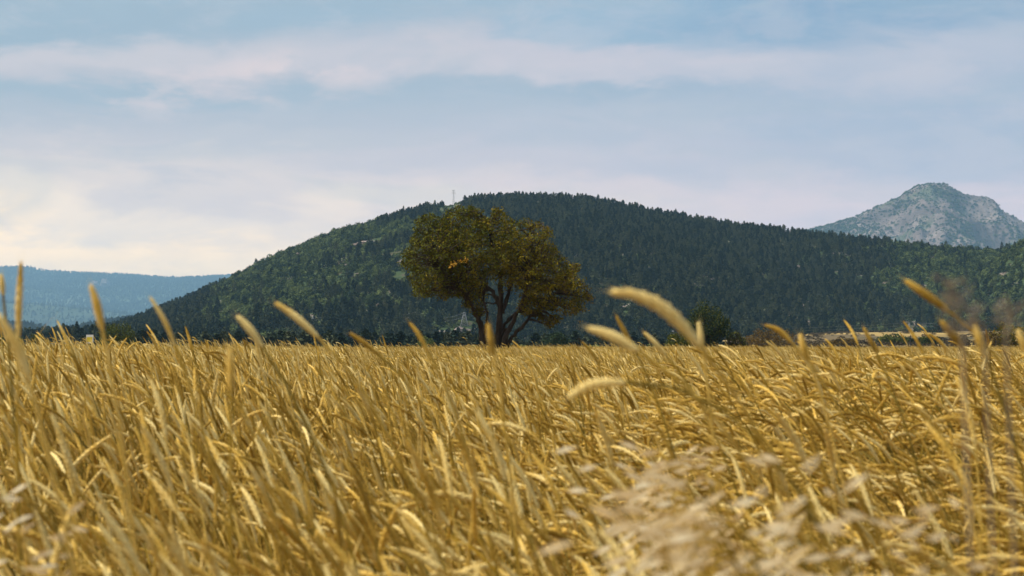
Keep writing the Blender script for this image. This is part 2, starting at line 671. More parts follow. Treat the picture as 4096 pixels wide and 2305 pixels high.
def mid_z0(x, y):
    t = (np.asarray(y, float) - 2400) / 500
    return np.where(t < 0, -4, H_mid(x) * np.where(t < 1, np.sin(np.clip(t, 0, 1) * math.pi / 2), 1 - .5 * (t - 1) ** 2)) + 2 * fbm(x / 90, y / 90, 71, 3)


MX, MY = np.meshgrid(np.linspace(-1700, 60, 120) * KM, np.linspace(2350, 3500, 60) * KM)
tag(link('low_rise', grid_mesh('low_rise', MX, MY, np.maximum(mid_z(MX, MY), -.8), M['far_hill'])), kind='structure')

# rocky mountain
D3 = 4100.0
H_mt = ridge_fn([(1500, 760), (1800, 640), (1950, 596), (2030, 581), (2080, 569), (2150, 548), (2200, 524), (2245, 505), (2262, 500), (2285, 482), (2310, 468), (2330, 464), (2360, 463),
                 (2380, 464), (2395, 474), (2410, 484), (2440, 492), (2480, 496), (2500, 503), (2512, 516), (2520, 530), (2545, 543), (2576, 560), (2650, 606), (2800, 700), (3100, 860)], D3)


def mt_z(x, y):
    return K3 * mt_z0(np.asarray(x, float) / K3, np.asarray(y, float) / K3)


def mt_z0(x, y):
    x, y = np.asarray(x, float), np.asarray(y, float)
    t = (y - 3100) / (D3 - 3100)
    tt = np.clip(t, 0, 1)
    wx = x + 22 * fbm(x / 90, y / 90, 91, 3) * np.sin(tt * math.pi)
    prof = np.where(t < 1, .62 * tt + .38 * tt ** 3.5, 1 - .9 * (t - 1) ** 2 * 4)
    z = H_mt(wx) * prof
    rg = 1 - np.abs(fbm(x / 130, y / 240, 81, 5)) * 2
    z = z + np.sin(tt * math.pi) ** .7 * (62 * (rg - .6) + 24 * fbm(x / 26, y / 60, 83, 4))
    cl = vnoise(x / 24, y / 40, 87)
    z = z + np.sin(tt * math.pi) ** .5 * 13 * (np.round(cl * 3) / 3 - .5)
    return np.where(t < 0, -4, z)


GX, GY = np.meshgrid(np.linspace(480, 1450, 520) * K3, np.linspace(3050, 4500, 420) * K3)
tag(link('rocky_mountain', grid_mesh('rocky_mountain', GX, GY, np.maximum(mt_z(GX, GY), -.8), M['mountain'], smooth=False)), kind='structure')
# wooded ridge behind it at the right edge
H_b = ridge_fn([(2300, 640), (2420, 560), (2510, 531), (2530, 534), (2576, 541), (2700, 560), (3200, 640)], 4900)


def back_z(x, y):
    return K3 * back_z0(np.asarray(x, float) / K3, np.asarray(y, float) / K3)


def back_z0(x, y):
    t = (np.asarray(y, float) - 4600) / 300
    return np.where(t < 0, -4, H_b(x) * np.where(t < 1, np.sin(np.clip(t, 0, 1) * math.pi / 2), 1 - .3 * (t - 1) ** 2)) + 4 * fbm(x / 70, y / 70, 95, 3)


BX, BY = np.meshgrid(np.linspace(1150, 2400, 90) * K3, np.linspace(4560, 5400, 40) * K3)
tag(link('back_ridge', grid_mesh('back_ridge', BX, BY, np.maximum(back_z(BX, BY), -.8), M['far_hill'])), kind='structure')


# ------------------------------------------------------------------ scattering
def scatter(name, pos, rot, scl, idx, protos, kind='stuff'):
    """one object that places copies of the prototype meshes on its points"""
    me = bpy.data.meshes.new(name)
    n_ = len(pos)
    me.vertices.add(n_)
    me.vertices.foreach_set('co', np.asarray(pos, dtype=np.float32).ravel())
    for nm, ty, key, arr in (('rot', 'FLOAT_VECTOR', 'vector', rot), ('scl', 'FLOAT_VECTOR', 'vector', scl), ('pick', 'INT', 'value', idx)):
        at = me.attributes.new(nm, ty, 'POINT')
        at.data.foreach_set(key, np.asarray(arr, dtype=np.int32 if ty == 'INT' else np.float32).ravel())
    o = link(name, me)
    coll = bpy.data.collections.new(name + '_forms')
    for i, pm in enumerate(protos):
        po = bpy.data.objects.new('%s_form_%02d' % (name, i), pm)
        coll.objects.link(po)
    ng = bpy.data.node_groups.new(name, 'GeometryNodeTree')
    ng.interface.new_socket('Geometry', in_out='INPUT', socket_type='NodeSocketGeometry')
    ng.interface.new_socket('Geometry', in_out='OUTPUT', socket_type='NodeSocketGeometry')
    n, l = ng.nodes, ng.links
    gi, go = n.new('NodeGroupInput'), n.new('NodeGroupOutput')
    ci = n.new('GeometryNodeCollectionInfo')
    ci.inputs['Collection'].default_value = coll
    ci.inputs['Separate Children'].default_value = True
    ci.inputs['Reset Children'].default_value = True
    ip = n.new('GeometryNodeInstanceOnPoints')
    ip.inputs['Pick Instance'].default_value = True

    def named(nm, ty):
        a = n.new('GeometryNodeInputNamedAttribute')
        a.data_type = ty
        a.inputs['Name'].default_value = nm
        return a.outputs[0]
    e2r = n.new('FunctionNodeEulerToRotation')
    l.new(named('rot', 'FLOAT_VECTOR'), e2r.inputs[0])
    l.new(gi.outputs[0], ip.inputs['Points'])
    l.new(ci.outputs[0], ip.inputs['Instance'])
    l.new(named('pick', 'INT'), ip.inputs['Instance Index'])
    l.new(e2r.outputs[0], ip.inputs['Rotation'])
    l.new(named('scl', 'FLOAT_VECTOR'), ip.inputs['Scale'])
    l.new(ip.outputs[0], go.inputs[0])
    md = o.modifiers.new('scatter', 'NODES')
    md.node_group = ng
    o['kind'] = kind
    return o


# ------------------------------------------------------------------ hill vegetation
def leaf_cloud(pts, size, rng, flat=0.0, aspect=.6, nrm=None):
    """one quad per point with random orientation; returns verts, faces"""
    n_ = len(pts)
    a = rng.normal(size=(n_, 3))
    if nrm is not None:
        a = a * .8 + nrm * flat
    a /= np.linalg.norm(a, axis=1)[:, None]
    b = np.cross(a, rng.normal(size=(n_, 3)))
    b /= np.linalg.norm(b, axis=1)[:, None] + 1e-9
    c = np.cross(a, b)
    s = (np.asarray(size) * np.ones(n_))[:, None]
    v_ = np.stack([pts - b * s, pts - c * s * aspect, pts + b * s, pts + c * s * aspect], 1).reshape(-1, 3)
    f = np.arange(n_ * 4).reshape(n_, 4)
    return v_, f


def pine_form(seed, h=9.0, w_=2.3, n_=330):
    r = np.random.RandomState(seed)
    t = r.rand(n_) ** .75
    layers = np.round(t * 7) / 7 * .6 + t * .4
    zz = h * (.1 + .9 * (1 - layers))
    zz = h * (.10 + .9 * t)
    rad = w_ * (1 - t) ** .5 * (.9 + .28 * np.sin(t * 26 + seed)) * (.82 + .36 * r.rand())
    an = r.rand(n_) * 2 * math.pi
    q = np.sqrt(.35 + .65 * r.rand(n_)) * rad * (1 + .22 * np.sin(an * 3 + seed))
    p = np.stack([np.cos(an) * q, np.sin(an) * q, zz - q * .22], 1)
    v_, f = leaf_cloud(p, .34 + .42 * r.rand(n_) * (1.15 - t * .6), r, aspect=.6)
    g_ = G()
    g_.tube([(0, 0, -1.0), (0, 0, h * .9)], [.16, .04], 4)
    k = len(g_.v)
    vs = np.concatenate([np.array(g_.v), v_])
    fs = list(g_.f) + [tuple(x) for x in (f + k)]
    return mesh('pine_tree', vs, fs, [M['bark'], M['pine']], [0] * len(g_.f) + [1] * len(f))


def scrub_form(seed, rr_=2.2, hh=2.6, n_=230, m='scrub'):
    r = np.random.RandomState(seed)
    d = r.normal(size=(n_, 3))
    d /= np.linalg.norm(d, axis=1)[:, None]
    d[:, 2] = np.abs(d[:, 2])
    lob = 1 + .22 * np.sin(d[:, 0] * 5 + seed) * np.cos(d[:, 1] * 4 + seed * 2)
    q = (.6 + .4 * r.rand(n_) ** .5) * lob
    p = d * q[:, None] * np.array([rr_, rr_, hh])
    v_, f = leaf_cloud(p, .22 + .38 * r.rand(n_), r, .9, .65, d)
    return mesh('shrub', v_, f, [M[m]])


pines = [pine_form(i, 8.4 + i % 3, 2.5 + .3 * (i % 4)) for i in range(6)]
scrubs = [scrub_form(40 + i, 1.9 + .3 * (i % 3), 2.4 + .3 * (i % 2)) for i in range(5)]
oaks = [scrub_form(60 + i, 3.0, 4.6, 380) for i in range(3)]


def pxrow(x, y, z):
    return HOR - (z - CAMZ) / y * F


def pxcol(x, y):
    return 512 + x / y * F


nP = 56000
cxs = rs.uniform(-760, 760, nP)
cys = rs.uniform(1090, 2260, nP)
keep = np.abs(cxs / cys) < .30
cxs, cys = cxs[keep], cys[keep]
czs = hill_z(cxs, cys)
keep = czs > -1.0
cxs, cys, czs = cxs[keep], cys[keep], czs[keep]
# what grows where, as world-space zones on the hill
pine_w = sstep(-120, 40, cxs + 35 * fbm(cxs / 70, cys / 90, 15, 3)) + .45 * sstep(.15, .4, fbm(cxs / 60, cys / 90, 17, 3))
pine_w += .9 * sstep(2000, 2060, cys) * sstep(-125, -85, cxs)
pine_w -= .5 * sstep(1900, 2000, cys) * sstep(-110, -150, cxs) * sstep(-270, -240, cxs)
pine_w += .8 * sstep(-255, -290, cxs * DC / cys)
pine_w += .5 * sstep(1500, 1350, cys) * sstep(.05, .3, fbm(cxs / 60, cys / 60, 19, 3))
pine_w = pine_w * sstep(330, 290, cxs * 2000 / cys - 45 * fbm(cxs / 50, cys / 50, 22, 2)) + .07
green = np.exp(-((cxs + 125) / 62) ** 2 - ((cys - 1990) / 70) ** 2)
pine_w -= green * 1.4
# rocky openings
openings = [(940, 612, 14), (905, 618, 9), (695, 642, 10), (620, 672, 8), (1180, 835, 9), (760, 640, 7), (985, 640, 8), (2540, 662, 5),
            (860, 655, 7), (730, 705, 7), (560, 760, 8), (1130, 845, 10), (1420, 780, 7), (1570, 770, 6), (955, 770, 8), (1010, 700, 8)]
op_pts = []
for a_, b_, r_ in openings:
    hp = hit(a_ / 2.5156, b_ / 2.5156, hill_z, 1080, 2400)
    if hp is not None:
        op_pts.append((hp, r_))
clear = np.zeros(len(cxs))
for hp, r_ in op_pts:
    clear = np.maximum(clear, np.exp(-((cxs - hp[0]) / (r_ * .9)) ** 2 - ((cys - hp[1]) / (r_ * 3.2)) ** 2))
# gap in the skyline wood where the mast stands
gx = (1141 / 2.5156 - 512) / F * DC
clear = np.maximum(clear, 1.0 * (np.abs(cxs - gx) < 9.5) * (cys > 2040))
# the crest left of the wood carries only low scrub
rnd = rs.rand(len(cxs))
is_pine = (rnd < pine_w) & (clear < .3)
spur = (cxs * 2000 / cys > 330)
rs2 = rs.rand(len(cxs))
dens = np.where(is_pine, rs2 < .82, rs2 < .95)
ok = dens & (clear + .3 * rs.rand(len(cxs)) < .62)
# outside the openings on the far slope keep only what can be seen
ok &= cys < DC + 60
is_pine, cxs, cys, czs, green = is_pine[ok], cxs[ok], cys[ok], czs[ok], green[ok]
pp = np.stack([cxs, cys, czs - .3], 1)
pine_p = pp[is_pine]
n_ = len(pine_p)
hs = (.78 + .5 * rs.rand(n_)) * (.95 - .10 * sstep(1500, 2100, pine_p[:, 1])) * .80
scl = np.stack([hs * (.8 + .5 * rs.rand(n_)), hs * (.8 + .5 * rs.rand(n_)), hs], 1)
rot = np.stack([rs.normal(0, .04, n_), rs.normal(0, .04, n_), rs.rand(n_) * 6.28], 1)
pick = rs.randint(0, 6, n_)
# the 280 pines that show largest (the lowest on the slope in view) are objects of their own
vis = np.abs(pine_p[:, 0] / pine_p[:, 1]) < .212
order = np.argsort(np.where(vis, pine_p[:, 1] / hs, 1e9))[:280]
far_mask = np.ones(n_, bool)
far_mask[order] = False
scatter('pine_forest', pine_p[far_mask], rot[far_mask], scl[far_mask], pick[far_mask], pines)
for i in order:
    o = link('pine_tree', pines[pick[i]], None, pine_p[i], 0)
    o.rotation_euler = rot[i]
    o.scale = scl[i]
    tag(o, 'dark green pine among its like along the foot of the wooded hill', 'pine tree', 'pines along the foot of the wooded hill')
sp_ = pp[~is_pine]
m_ = len(sp_)
big = rs.rand(m_) < .25
ss = .75 + .6 * rs.rand(m_)
scatter('hillside_scrub', sp_, np.stack([np.zeros(m_), np.zeros(m_), rs.rand(m_) * 6.28], 1), np.stack([ss * 1.1, ss * 1.1, ss * .95], 1),
        np.where(big, rs.randint(5, 8, m_), rs.randint(0, 5, m_)), scrubs + oaks)
# second sowing: low underbrush that closes the gaps between the shrubs
qx = rs.uniform(-620, 620, 16000)
qy = rs.uniform(1090, 2200, 16000)
qz = hill_z(qx, qy)
cl = np.zeros(len(qx))
for hp, r_ in op_pts:
    cl = np.maximum(cl, np.exp(-((qx - hp[0]) / (r_ * .9)) ** 2 - ((qy - hp[1]) / (r_ * 3.2)) ** 2))
kq = (qz > -1) & (cl < .25) & (np.abs(qx / qy) < .29)
qp = np.stack([qx, qy, qz - .3], 1)[kq]
k_ = len(qp)
ss = .5 + .45 * rs.rand(k_)
scatter('underbrush', qp, np.stack([np.zeros(k_), np.zeros(k_), rs.rand(k_) * 6.28], 1), np.stack([ss * 1.3, ss * 1.3, ss], 1), rs.randint(0, 5, k_), scrubs)

# woods on the far hills, the low rise and the back ridge
def far_wood(name, zf, x0, x1, y0, y1, n_, sc, thin=None):
    x = rs.uniform(x0, x1, n_)
    y = rs.uniform(y0, y1, n_)
    z = zf(x, y)
    k = (z > 0) & (np.abs(x / y) < .30)
    if thin is not None:
        k &= thin(x, y)
    x, y, z = x[k], y[k], z[k]
    n_ = len(x)
    s_ = sc * (.7 + .6 * rs.rand(n_))
    return scatter(name, np.stack([x, y, z - .5], 1), np.stack([0 * x, 0 * x, rs.rand(n_) * 6.28], 1), np.stack([s_ * 1.2, s_ * 1.2, s_], 1), rs.randint(0, 3, n_), pines[:2] + oaks[:1])


far_wood('far_hill_wood', far_z, -1560 * K2, 100 * K2, 3320 * K2, D2 * K2 + 100, 80000, 2.1,
         lambda x, y: ~((np.exp(-((x / K2 + 800) / 260) ** 2 - ((y / K2 - 3480) / 160) ** 2) > .4) & (rs.rand(len(x)) < .75)))
def plain_brush(n_):
    y = rs.uniform(520, 1200, n_)
    x = rs.uniform(-.178, .085, n_) * y
    k = rs.rand(n_) < np.where(x / y > .05, .35, 1)
    x, y = x[k], y[k]
    n_ = len(x)
    s_ = .30 + .35 * rs.rand(n_) ** 2
    scatter('plain_brush', np.stack([x, y, gz(x, y) - .3], 1), np.stack([0 * x, 0 * x, rs.rand(n_) * 6.28], 1), np.stack([s_ * 1.7, s_ * 1.7, s_ * .95], 1), rs.randint(0, 6, n_), pines[:1] + scrubs)


plain_brush(8000)
y = rs.uniform(450, 1480, 2600)
x = rs.uniform(.085, .225, 2600) * y
k = (fbm(x / 50, y / 160, 141, 3) > .02) | (rs.rand(2600) < .12)
x, y = x[k], y[k]
n_ = len(x)
s_ = .15 + .3 * rs.rand(n_) ** 2
dry = [scrub_form(80 + i, 2.2, 2.2, 120, 'scrub_dry') for i in range(3)]
scatter('dry_tufts', np.stack([x, y, gz(x, y) - .1], 1), np.stack([0 * x, 0 * x, rs.rand(n_) * 6.28], 1), np.stack([s_ * 1.6, s_ * 1.6, s_], 1), rs.randint(0, 3, n_), dry)
x = rs.uniform(335, 500, 4200)
y = rs.uniform(1560, 1990, 4200)
z = hill_z(x, y)
n_ = len(x)
s_ = .5 + .6 * rs.rand(n_)
scatter('spur_scrub', np.stack([x, y, z - .3], 1), np.stack([0 * x, 0 * x, rs.rand(n_) * 6.28], 1), np.stack([s_ * 1.2, s_ * 1.2, s_ * .95], 1), rs.randint(0, 5, n_), scrubs)
far_wood('low_rise_wood', mid_z, -900 * KM, 0, 2420 * KM, 2960 * KM, 16000, 1.3)
far_wood('back_ridge_wood', back_z, 1150 * K3, 1500 * K3, 4640 * K3, 4960 * K3, 4500, 1.7)

# scattered bushes on the rocky mountain
x = rs.uniform(480, 1350, 150000)
y = rs.uniform(3120, D3 + 20, 150000)
z = mt_z0(x, y)
u_ = pxcol(x, y) * 2.5156
dn = .24 + .8 * sstep(-.05, .3, fbm(x / 60, y / 110, 101, 4)) + .7 * sstep(2230, 2080, u_ + 60 * fbm(x / 70, y / 90, 103, 3)) + .25 * sstep(3700, 3300, y)
dn += .6 * sstep(4030, 4090, y) * sstep(2330, 2290, u_) * sstep(2225, 2255, u_)
k = (z > 0) & (np.abs(x / y) < .29) & (rs.rand(len(x)) < dn * .6)
x, y, z = x[k] * K3, y[k] * K3, z[k] * K3
n_ = len(x)
s_ = 1.5 * (.5 + .8 * rs.rand(n_) ** 2)
scatter('mountain_scrub', np.stack([x, y, z - .4], 1), np.stack([0 * x, 0 * x, rs.rand(n_) * 6.28], 1), np.stack([s_ * 1.3, s_ * 1.3, s_ * .95], 1), rs.randint(0, 8, n_), scrubs + oaks)


# rock outcrops on the hill
def rock_mesh(seed, w_, d_, h_):
    r = np.random.RandomState(seed)
    vs, fs = [], []
    for b in range(7):
        nu, nv = 9, 6
        c = np.array([r.uniform(-.5, .5) * w_, r.uniform(-.4, .4) * d_, r.uniform(-.1, .2) * h_])
        s3 = np.array([w_ * r.uniform(.18, .34), d_ * r.uniform(.2, .4), h_ * r.uniform(.5, 1.0)])
        base = len(vs)
        for j in range(nv + 1):
            for i in range(nu):
                th, ph = math.pi * j / nv, 2 * math.pi * i / nu
                q = np.array([math.sin(th) * math.cos(ph), math.sin(th) * math.sin(ph), math.cos(th)])
                q = q * (1 + r.uniform(-.28, .2))
                vs.append(c + q * s3)
        for j in range(nv):
            for i in range(nu):
                a, b2 = base + j * nu + i, base + j * nu + (i + 1) % nu
                fs.append((a, a + nu, b2 + nu, b2))
    return mesh('rock_outcrop', vs, fs, [M['rock']])


hp = hit(258 / 2.5156, 722 / 2.5156, far_z, 12000, 21000, 10)
if hp is not None:
    o = link('bare_scar', rock_mesh(51, 120, 160, 60), None, tuple(hp))
    tag(o, 'pale bare scar in the woods of the far blue hill at the left', 'rock')
rock_lab = {0: 'large pinkish grey rock outcrop on the left slope under the bright green scrub',
            1: 'grey rock outcrop just left of the largest one on the slope',
            2: 'pale grey rock slab high on the left skyline of the wooded hill',
            3: 'small grey rock low on the left skyline where it steepens',
            7: 'pale rock patch in the scrub on the spur at the right edge'}
for i, lb in rock_lab.items():
    if i < len(op_pts):
        hp, r_ = op_pts[i]
        o = link('rock_outcrop', rock_mesh(i + 3, r_ * 1.5, r_ * 1.8, 2.6 if i != 4 else 1.2), None, (hp[0], hp[1], hp[2] - .3))
        tag(o, lb, 'rock', 'rock outcrops on the hills')


# ------------------------------------------------------------------ lattice masts
def mast(name, base, h, w0, label, group='lattice power masts', th=.07):
    t = empty(name, base)
    tag(t, label, 'power mast', group)
    corners = [(-1, -1), (1, -1), (1, 1), (-1, 1)]
    wt = w0 * .28
    for a, b in corners:
        g_ = G()
        g_.tube([(a * w0, b * w0, -1), (a * wt, b * wt, h * .86), (a * wt * .5, b * wt * .5, h)], th, 4)
        link('mast_leg', g_.mesh('mast_leg', [M['steel']]), t)
    g_ = G()
    nb = 9
    for k in range(nb):
        z0, z1 = h * .9 * k / nb, h * .9 * (k + 1) / nb
        s0, s1 = w0 + (wt - w0) * k / nb, w0 + (wt - w0) * (k + 1) / nb
        for j in range(4):
            a, b = corners[j], corners[(j + 1) % 4]
            g_.tube([(a[0] * s0, a[1] * s0, z0), (b[0] * s1, b[1] * s1, z1)], th * .6, 3)
            g_.tube([(b[0] * s0, b[1] * s0, z0), (a[0] * s1, a[1] * s1, z1)], th * .6, 3)
    link('bracing', g_.mesh('bracing', [M['steel']]), t)
    for zf_, aw in ((.80, h * .13), (.97, h * .09)):
        g_ = G()
        g_.box((0, 0, h * zf_), (aw, th * 1.2, th * 1.6))
        g_.tube([(-aw, 0, h * zf_), (0, 0, h * zf_ + h * .04), (aw, 0, h * zf_)], th * .7, 3)
        link('crossarm', g_.mesh('crossarm', [M['steel']]), t)
        for sgn in (-1, 1):
            g2 = G()
            g2.tube([(sgn * aw * .95, 0, h * zf_ - .1), (sgn * aw * .95, 0, h * zf_ - 1.0)], [.09, .06], 6)
            link('insulator', g2.mesh('insulator', [M['dark']]), t)
    return t


tops = []
for px, ytop, ybot, lab in ((1141, 478, 514, 'tall slim lattice mast in the treeline gap on the hilltop'),
                            (1168, 786, 822, 'wide based lattice mast left of the trunks of the lone tree'),
                            (1051, 784, 818, 'slim lattice mast on the slope under the left of the crown'),
                            (787, 796, 824, 'slim lattice mast standing low on the left half of the slope'),
                            (1693, 832, 868, 'slim lattice mast just left of the round green tree'),
                            (2287, 812, 842, 'lattice mast at the edge of the pine wood over the stubble')):
    if ytop < 500:
        d = DC
        bx = (px / 2.5156 - 512) / F * d
        base = (bx, d, float(hill_z(bx, d)) - .3)
    elif px > 2000:
        d = 1380
        bx = (px / 2.5156 - 512) / F * d
        base = (bx, d, float(gz(bx, d)))
    elif px == 1693:
        d = 900
        bx = (px / 2.5156 - 512) / F * d
        base = (bx, d, float(gz(bx, d)))
    else:
        hp = hit(px / 2.5156, ybot / 2.5156, hill_z, 1080, 2400)
        base = tuple(hp)
        d = hp[1]
    ht = CAMZ + (HOR - ytop / 2.5156) / F * d - base[2]
    mast('lattice_mast', base, ht, (.9 if px != 1168 else 2.1), lab, th=.05 * d / 1200)
    tops.append((base[0], base[1], base[2] + ht))
g_ = G()
for dz in (0, -.16 * 12):
    for a, b in ((3, 2), (2, 1)):
        A_, B_ = np.array(tops[a]), np.array(tops[b])
        pts = []
        for t_ in np.linspace(0, 1, 14):
            q = A_ + (B_ - A_) * t_
            q[2] += dz - 4 * 3.0 * t_ * (1 - t_)
            pts.append(q)
        g_.tube(pts, .03, 3)
tag(link('power_line', g_.mesh('power_line', [M['steel']])), 'thin power lines strung between the masts on the lower slope', 'power line')
g_ = G()
A_ = np.array(tops[5])
for k, dx, dz in ((0, 260, 4), (1, -260, -2)):
    for off in (0, -1.6):
        pts = []
        for t_ in np.linspace(0, 1, 12):
            q = A_ + np.array([dx, 0, dz]) * t_
            q[2] += off - 4 * 3.5 * t_ * (1 - t_)
            pts.append(q)
        g_.tube(pts, .03, 3)
tag(link('power_line', g_.mesh('power_line', [M['steel']])), 'thin power lines running past the mast above the stubble', 'power line')


# ------------------------------------------------------------------ broadleaf trees
def crown_leaves(centres, radii, per, size, rng, zsq=.85):
    ps, ns = [], []
    for c, r_ in zip(centres, radii):
        k = max(8, int(per * r_ * r_))
        d = rng.normal(size=(k, 3))
        d /= np.linalg.norm(d, axis=1)[:, None]
        q = (.45 + .55 * rng.rand(k) ** .7)[:, None] * r_
        # broken sprays instead of an even shell
        q = q * (1 + .3 * np.sin(d[:, :1] * 7 + c[0] * 9) * np.sin(d[:, 2:3] * 8 + c[2] * 7))
        ps.append(c + d * q * np.array([1, 1, zsq]))
        ns.append(d)
    ps = np.concatenate(ps)
    ns = np.concatenate(ns)
    return leaf_cloud(ps, size * (.5 + .9 * rng.rand(len(ps))), rng, .8, .5, ns), ps


def in_poly(px, py, poly):
    c = np.zeros(len(px), bool)
    n_ = len(poly)
    for i in range(n_):
        x0, y0 = poly[i]
        x1, y1 = poly[(i + 1) % n_]
        cond = ((y0 > py) != (y1 > py)) & (px < (x1 - x0) * (py - y0) / (y1 - y0 + 1e-9) + x0)
        c ^= cond
    return c


def poly_dist(px, py, poly):
    d = np.full(len(px), 1e9)
    n_ = len(poly)
    for i in range(n_):
        a, b = np.array(poly[i], float), np.array(poly[(i + 1) % n_], float)
        ab = b - a
        t = np.clip(((px - a[0]) * ab[0] + (py - a[1]) * ab[1]) / (ab @ ab), 0, 1)
        d = np.minimum(d, np.hypot(px - a[0] - t * ab[0], py - a[1] - t * ab[1]))
    return d


TD = 110.0
TS = TD / F / (2.071 * 4)          # metres per pixel of my enlargement of the tree
X0 = (1500 / 4 - 512) * TD / F
Z0 = CAMZ + (HOR - 750 / 4) * TD / F


def TP(rx, ry, dy=0.0):
    return np.array([X0 + rx * TS, TD + dy, Z0 - ry * TS])


outline = [(310, 262), (400, 222), (500, 200), (530, 260), (570, 205), (630, 178), (690, 138), (760, 150), (850, 160), (930, 205), (970, 170), (1045, 160), (1085, 215), (1120, 250),
           (1165, 200), (1215, 192), (1270, 200), (1300, 255), (1400, 280), (1440, 330), (1480, 370), (1480, 460), (1520, 520), (1560, 560), (1620, 600), (1720, 630),
           (1700, 690), (1730, 750), (1780, 830), (1800, 920), (1770, 970), (1720, 1010), (1690, 1060), (1560, 1080), (1520, 1130), (1500, 1190), (1430, 1165),
           (1380, 1120), (1300, 1060), (1200, 1075), (1130, 1040), (1090, 930), (1010, 870), (950, 950), (935, 1090), (880, 1090), (800, 1040), (720, 1000), (700, 930), (640, 905),
           (580, 950), (500, 915), (400, 915), (340, 940), (300, 850), (270, 760), (240, 680), (205, 610), (230, 540), (285, 470), (300, 400), (330, 350), (330, 290)]
tree = empty('lone_tree', TP(1010, 1500))
base = np.array(tree.location)
tag(tree, 'lone spreading olive green tree with several dark stems in the wheat', 'tree')
rt = np.random.RandomState(77)
limbs = [
    ([(925, 1520), (905, 1350), (885, 1250), (880, 1150), (850, 1080), (800, 980), (760, 900), (690, 800), (600, 720), (520, 640)], 30, 9, [-.1, -.1, -.1, -.1, -.2, -.3, -.5, -.7, -.8, -.9]),
    ([(1015, 1520), (1012, 1350), (1022, 1230), (1035, 1100), (1040, 980), (1045, 850), (1030, 700), (1000, 560), (960, 420), (940, 300)], 36, 8, [0, 0, 0, .05, .1, .15, .2, .3, .3, .3]),
    ([(1040, 1000), (990, 890), (910, 790), (810, 700), (700, 560), (640, 420)], 20, 7, [.05, .3, .6, .9, 1.1, 1.2]),
    ([(1048, 1040), (1105, 880), (1150, 720), (1210, 560), (1260, 420), (1290, 330)], 18, 6, [.1, .3, .5, .4, .3, .3]),
    ([(1050, 1520), (1055, 1350), (1085, 1230), (1135, 1130), (1190, 1020), (1230, 900), (1290, 750), (1360, 620)], 26, 7, [-.3, -.3, -.4, -.5, -.6, -.7, -.7, -.6]),
    ([(1022, 1300), (1060, 1160), (1125, 1080), (1195, 1010), (1300, 900), (1390, 800)], 17, 7, [.1, .3, .5, .7, .9, 1.1]),
    ([(1080, 1520), (1085, 1340), (1135, 1240), (1210, 1160), (1290, 1065), (1390, 970), (1490, 880), (1580, 790)], 21, 6, [-.2, -.2, -.2, -.3, -.3, -.2, 0, .2]),
    ([(905, 1350), (905, 1200), (925, 1120), (930, 1040), (900, 940)], 17, 6, [-.1, -.3, -.5, -.7, -.8]),
    ([(1020, 1250), (1090, 1170), (1100, 1210), (1060, 1300)], 12, 12, [.0, -.1, -.1, -.2]),
]
limb_pts = []
first = True
for pts, r0, r1, dys in limbs:
    p3 = [TP(a, b, d) - base for (a, b), d in zip(pts, dys)]
    q, rr2 = [], []
    for i in range(len(p3) - 1):
        for s in range(4):
            t = s / 4
            a0, a1, a2, a3 = p3[max(i - 1, 0)], p3[i], p3[i + 1], p3[min(i + 2, len(p3) - 1)]
            c = .5 * ((2 * a1) + (-a0 + a2) * t + (2 * a0 - 5 * a1 + 4 * a2 - a3) * t * t + (-a0 + 3 * a1 - 3 * a2 + a3) * t ** 3)
            q.append(c + rt.normal(0, .018, 3))
            f_ = (i + t) / (len(p3) - 1)
            rr2.append((r0 + (r1 - r0) * f_) * TS * (1 + .12 * rt.normal()) * (1.25 if f_ < .04 else 1))
    q.append(p3[-1])
    rr2.append(r1 * TS)
    limb_pts += [(c, f) for c, f in zip(q, rr2)]
    g_ = G()
    g_.tube(q, rr2, 9)
    nm = 'trunk' if r0 == 36 else 'limb'
    link(nm, g_.mesh(nm, [M['bark']], True), tree)
# clumps that fill the crown
cand = rt.uniform([200, 130], [1820, 1200], size=(9000, 2))
ins = in_poly(cand[:, 0], cand[:, 1], outline)
cand = cand[ins]
dist = poly_dist(cand[:, 0], cand[:, 1], outline)
cl_c, cl_r = [], []
for (a, b), dd in zip(cand, dist):
    if dd < 26:
        continue
    if (a > 1130 and b < 500 and rt.rand() < .6) or float(fbm(a / 95, b / 80, 131, 2)) > .40:
        continue
    half = min(2.7, .35 + 2.6 * math.sqrt(min(1, dd / 330)))
    dy = rt.uniform(-half, half)
    r_ = min(dd * TS * 1.25, rt.uniform(.26, .60))
    c = TP(a, b, dy) - base
    # hollow below the middle where the stems show
    if 900 < a < 1220 and b > 760 and abs(dy) < 1.6:
        continue
    if 1000 < a < 1100 and b > 800 or (960 < a < 1110 and b > 880):
        continue
    if all(np.linalg.norm((c - o_) * [1, .8, 1]) > .66 * (r_ + r2) for o_, r2 in zip(cl_c, cl_r)):
        cl_c.append(c)
        cl_r.append(r_)
    if len(cl_c) > 520:
        break
cl_c, cl_r = np.array(cl_c), np.array(cl_r)
LP_ = np.array([c for c, f in limb_pts])
LR_ = np.array([f for c, f in limb_pts])
g_ = G()
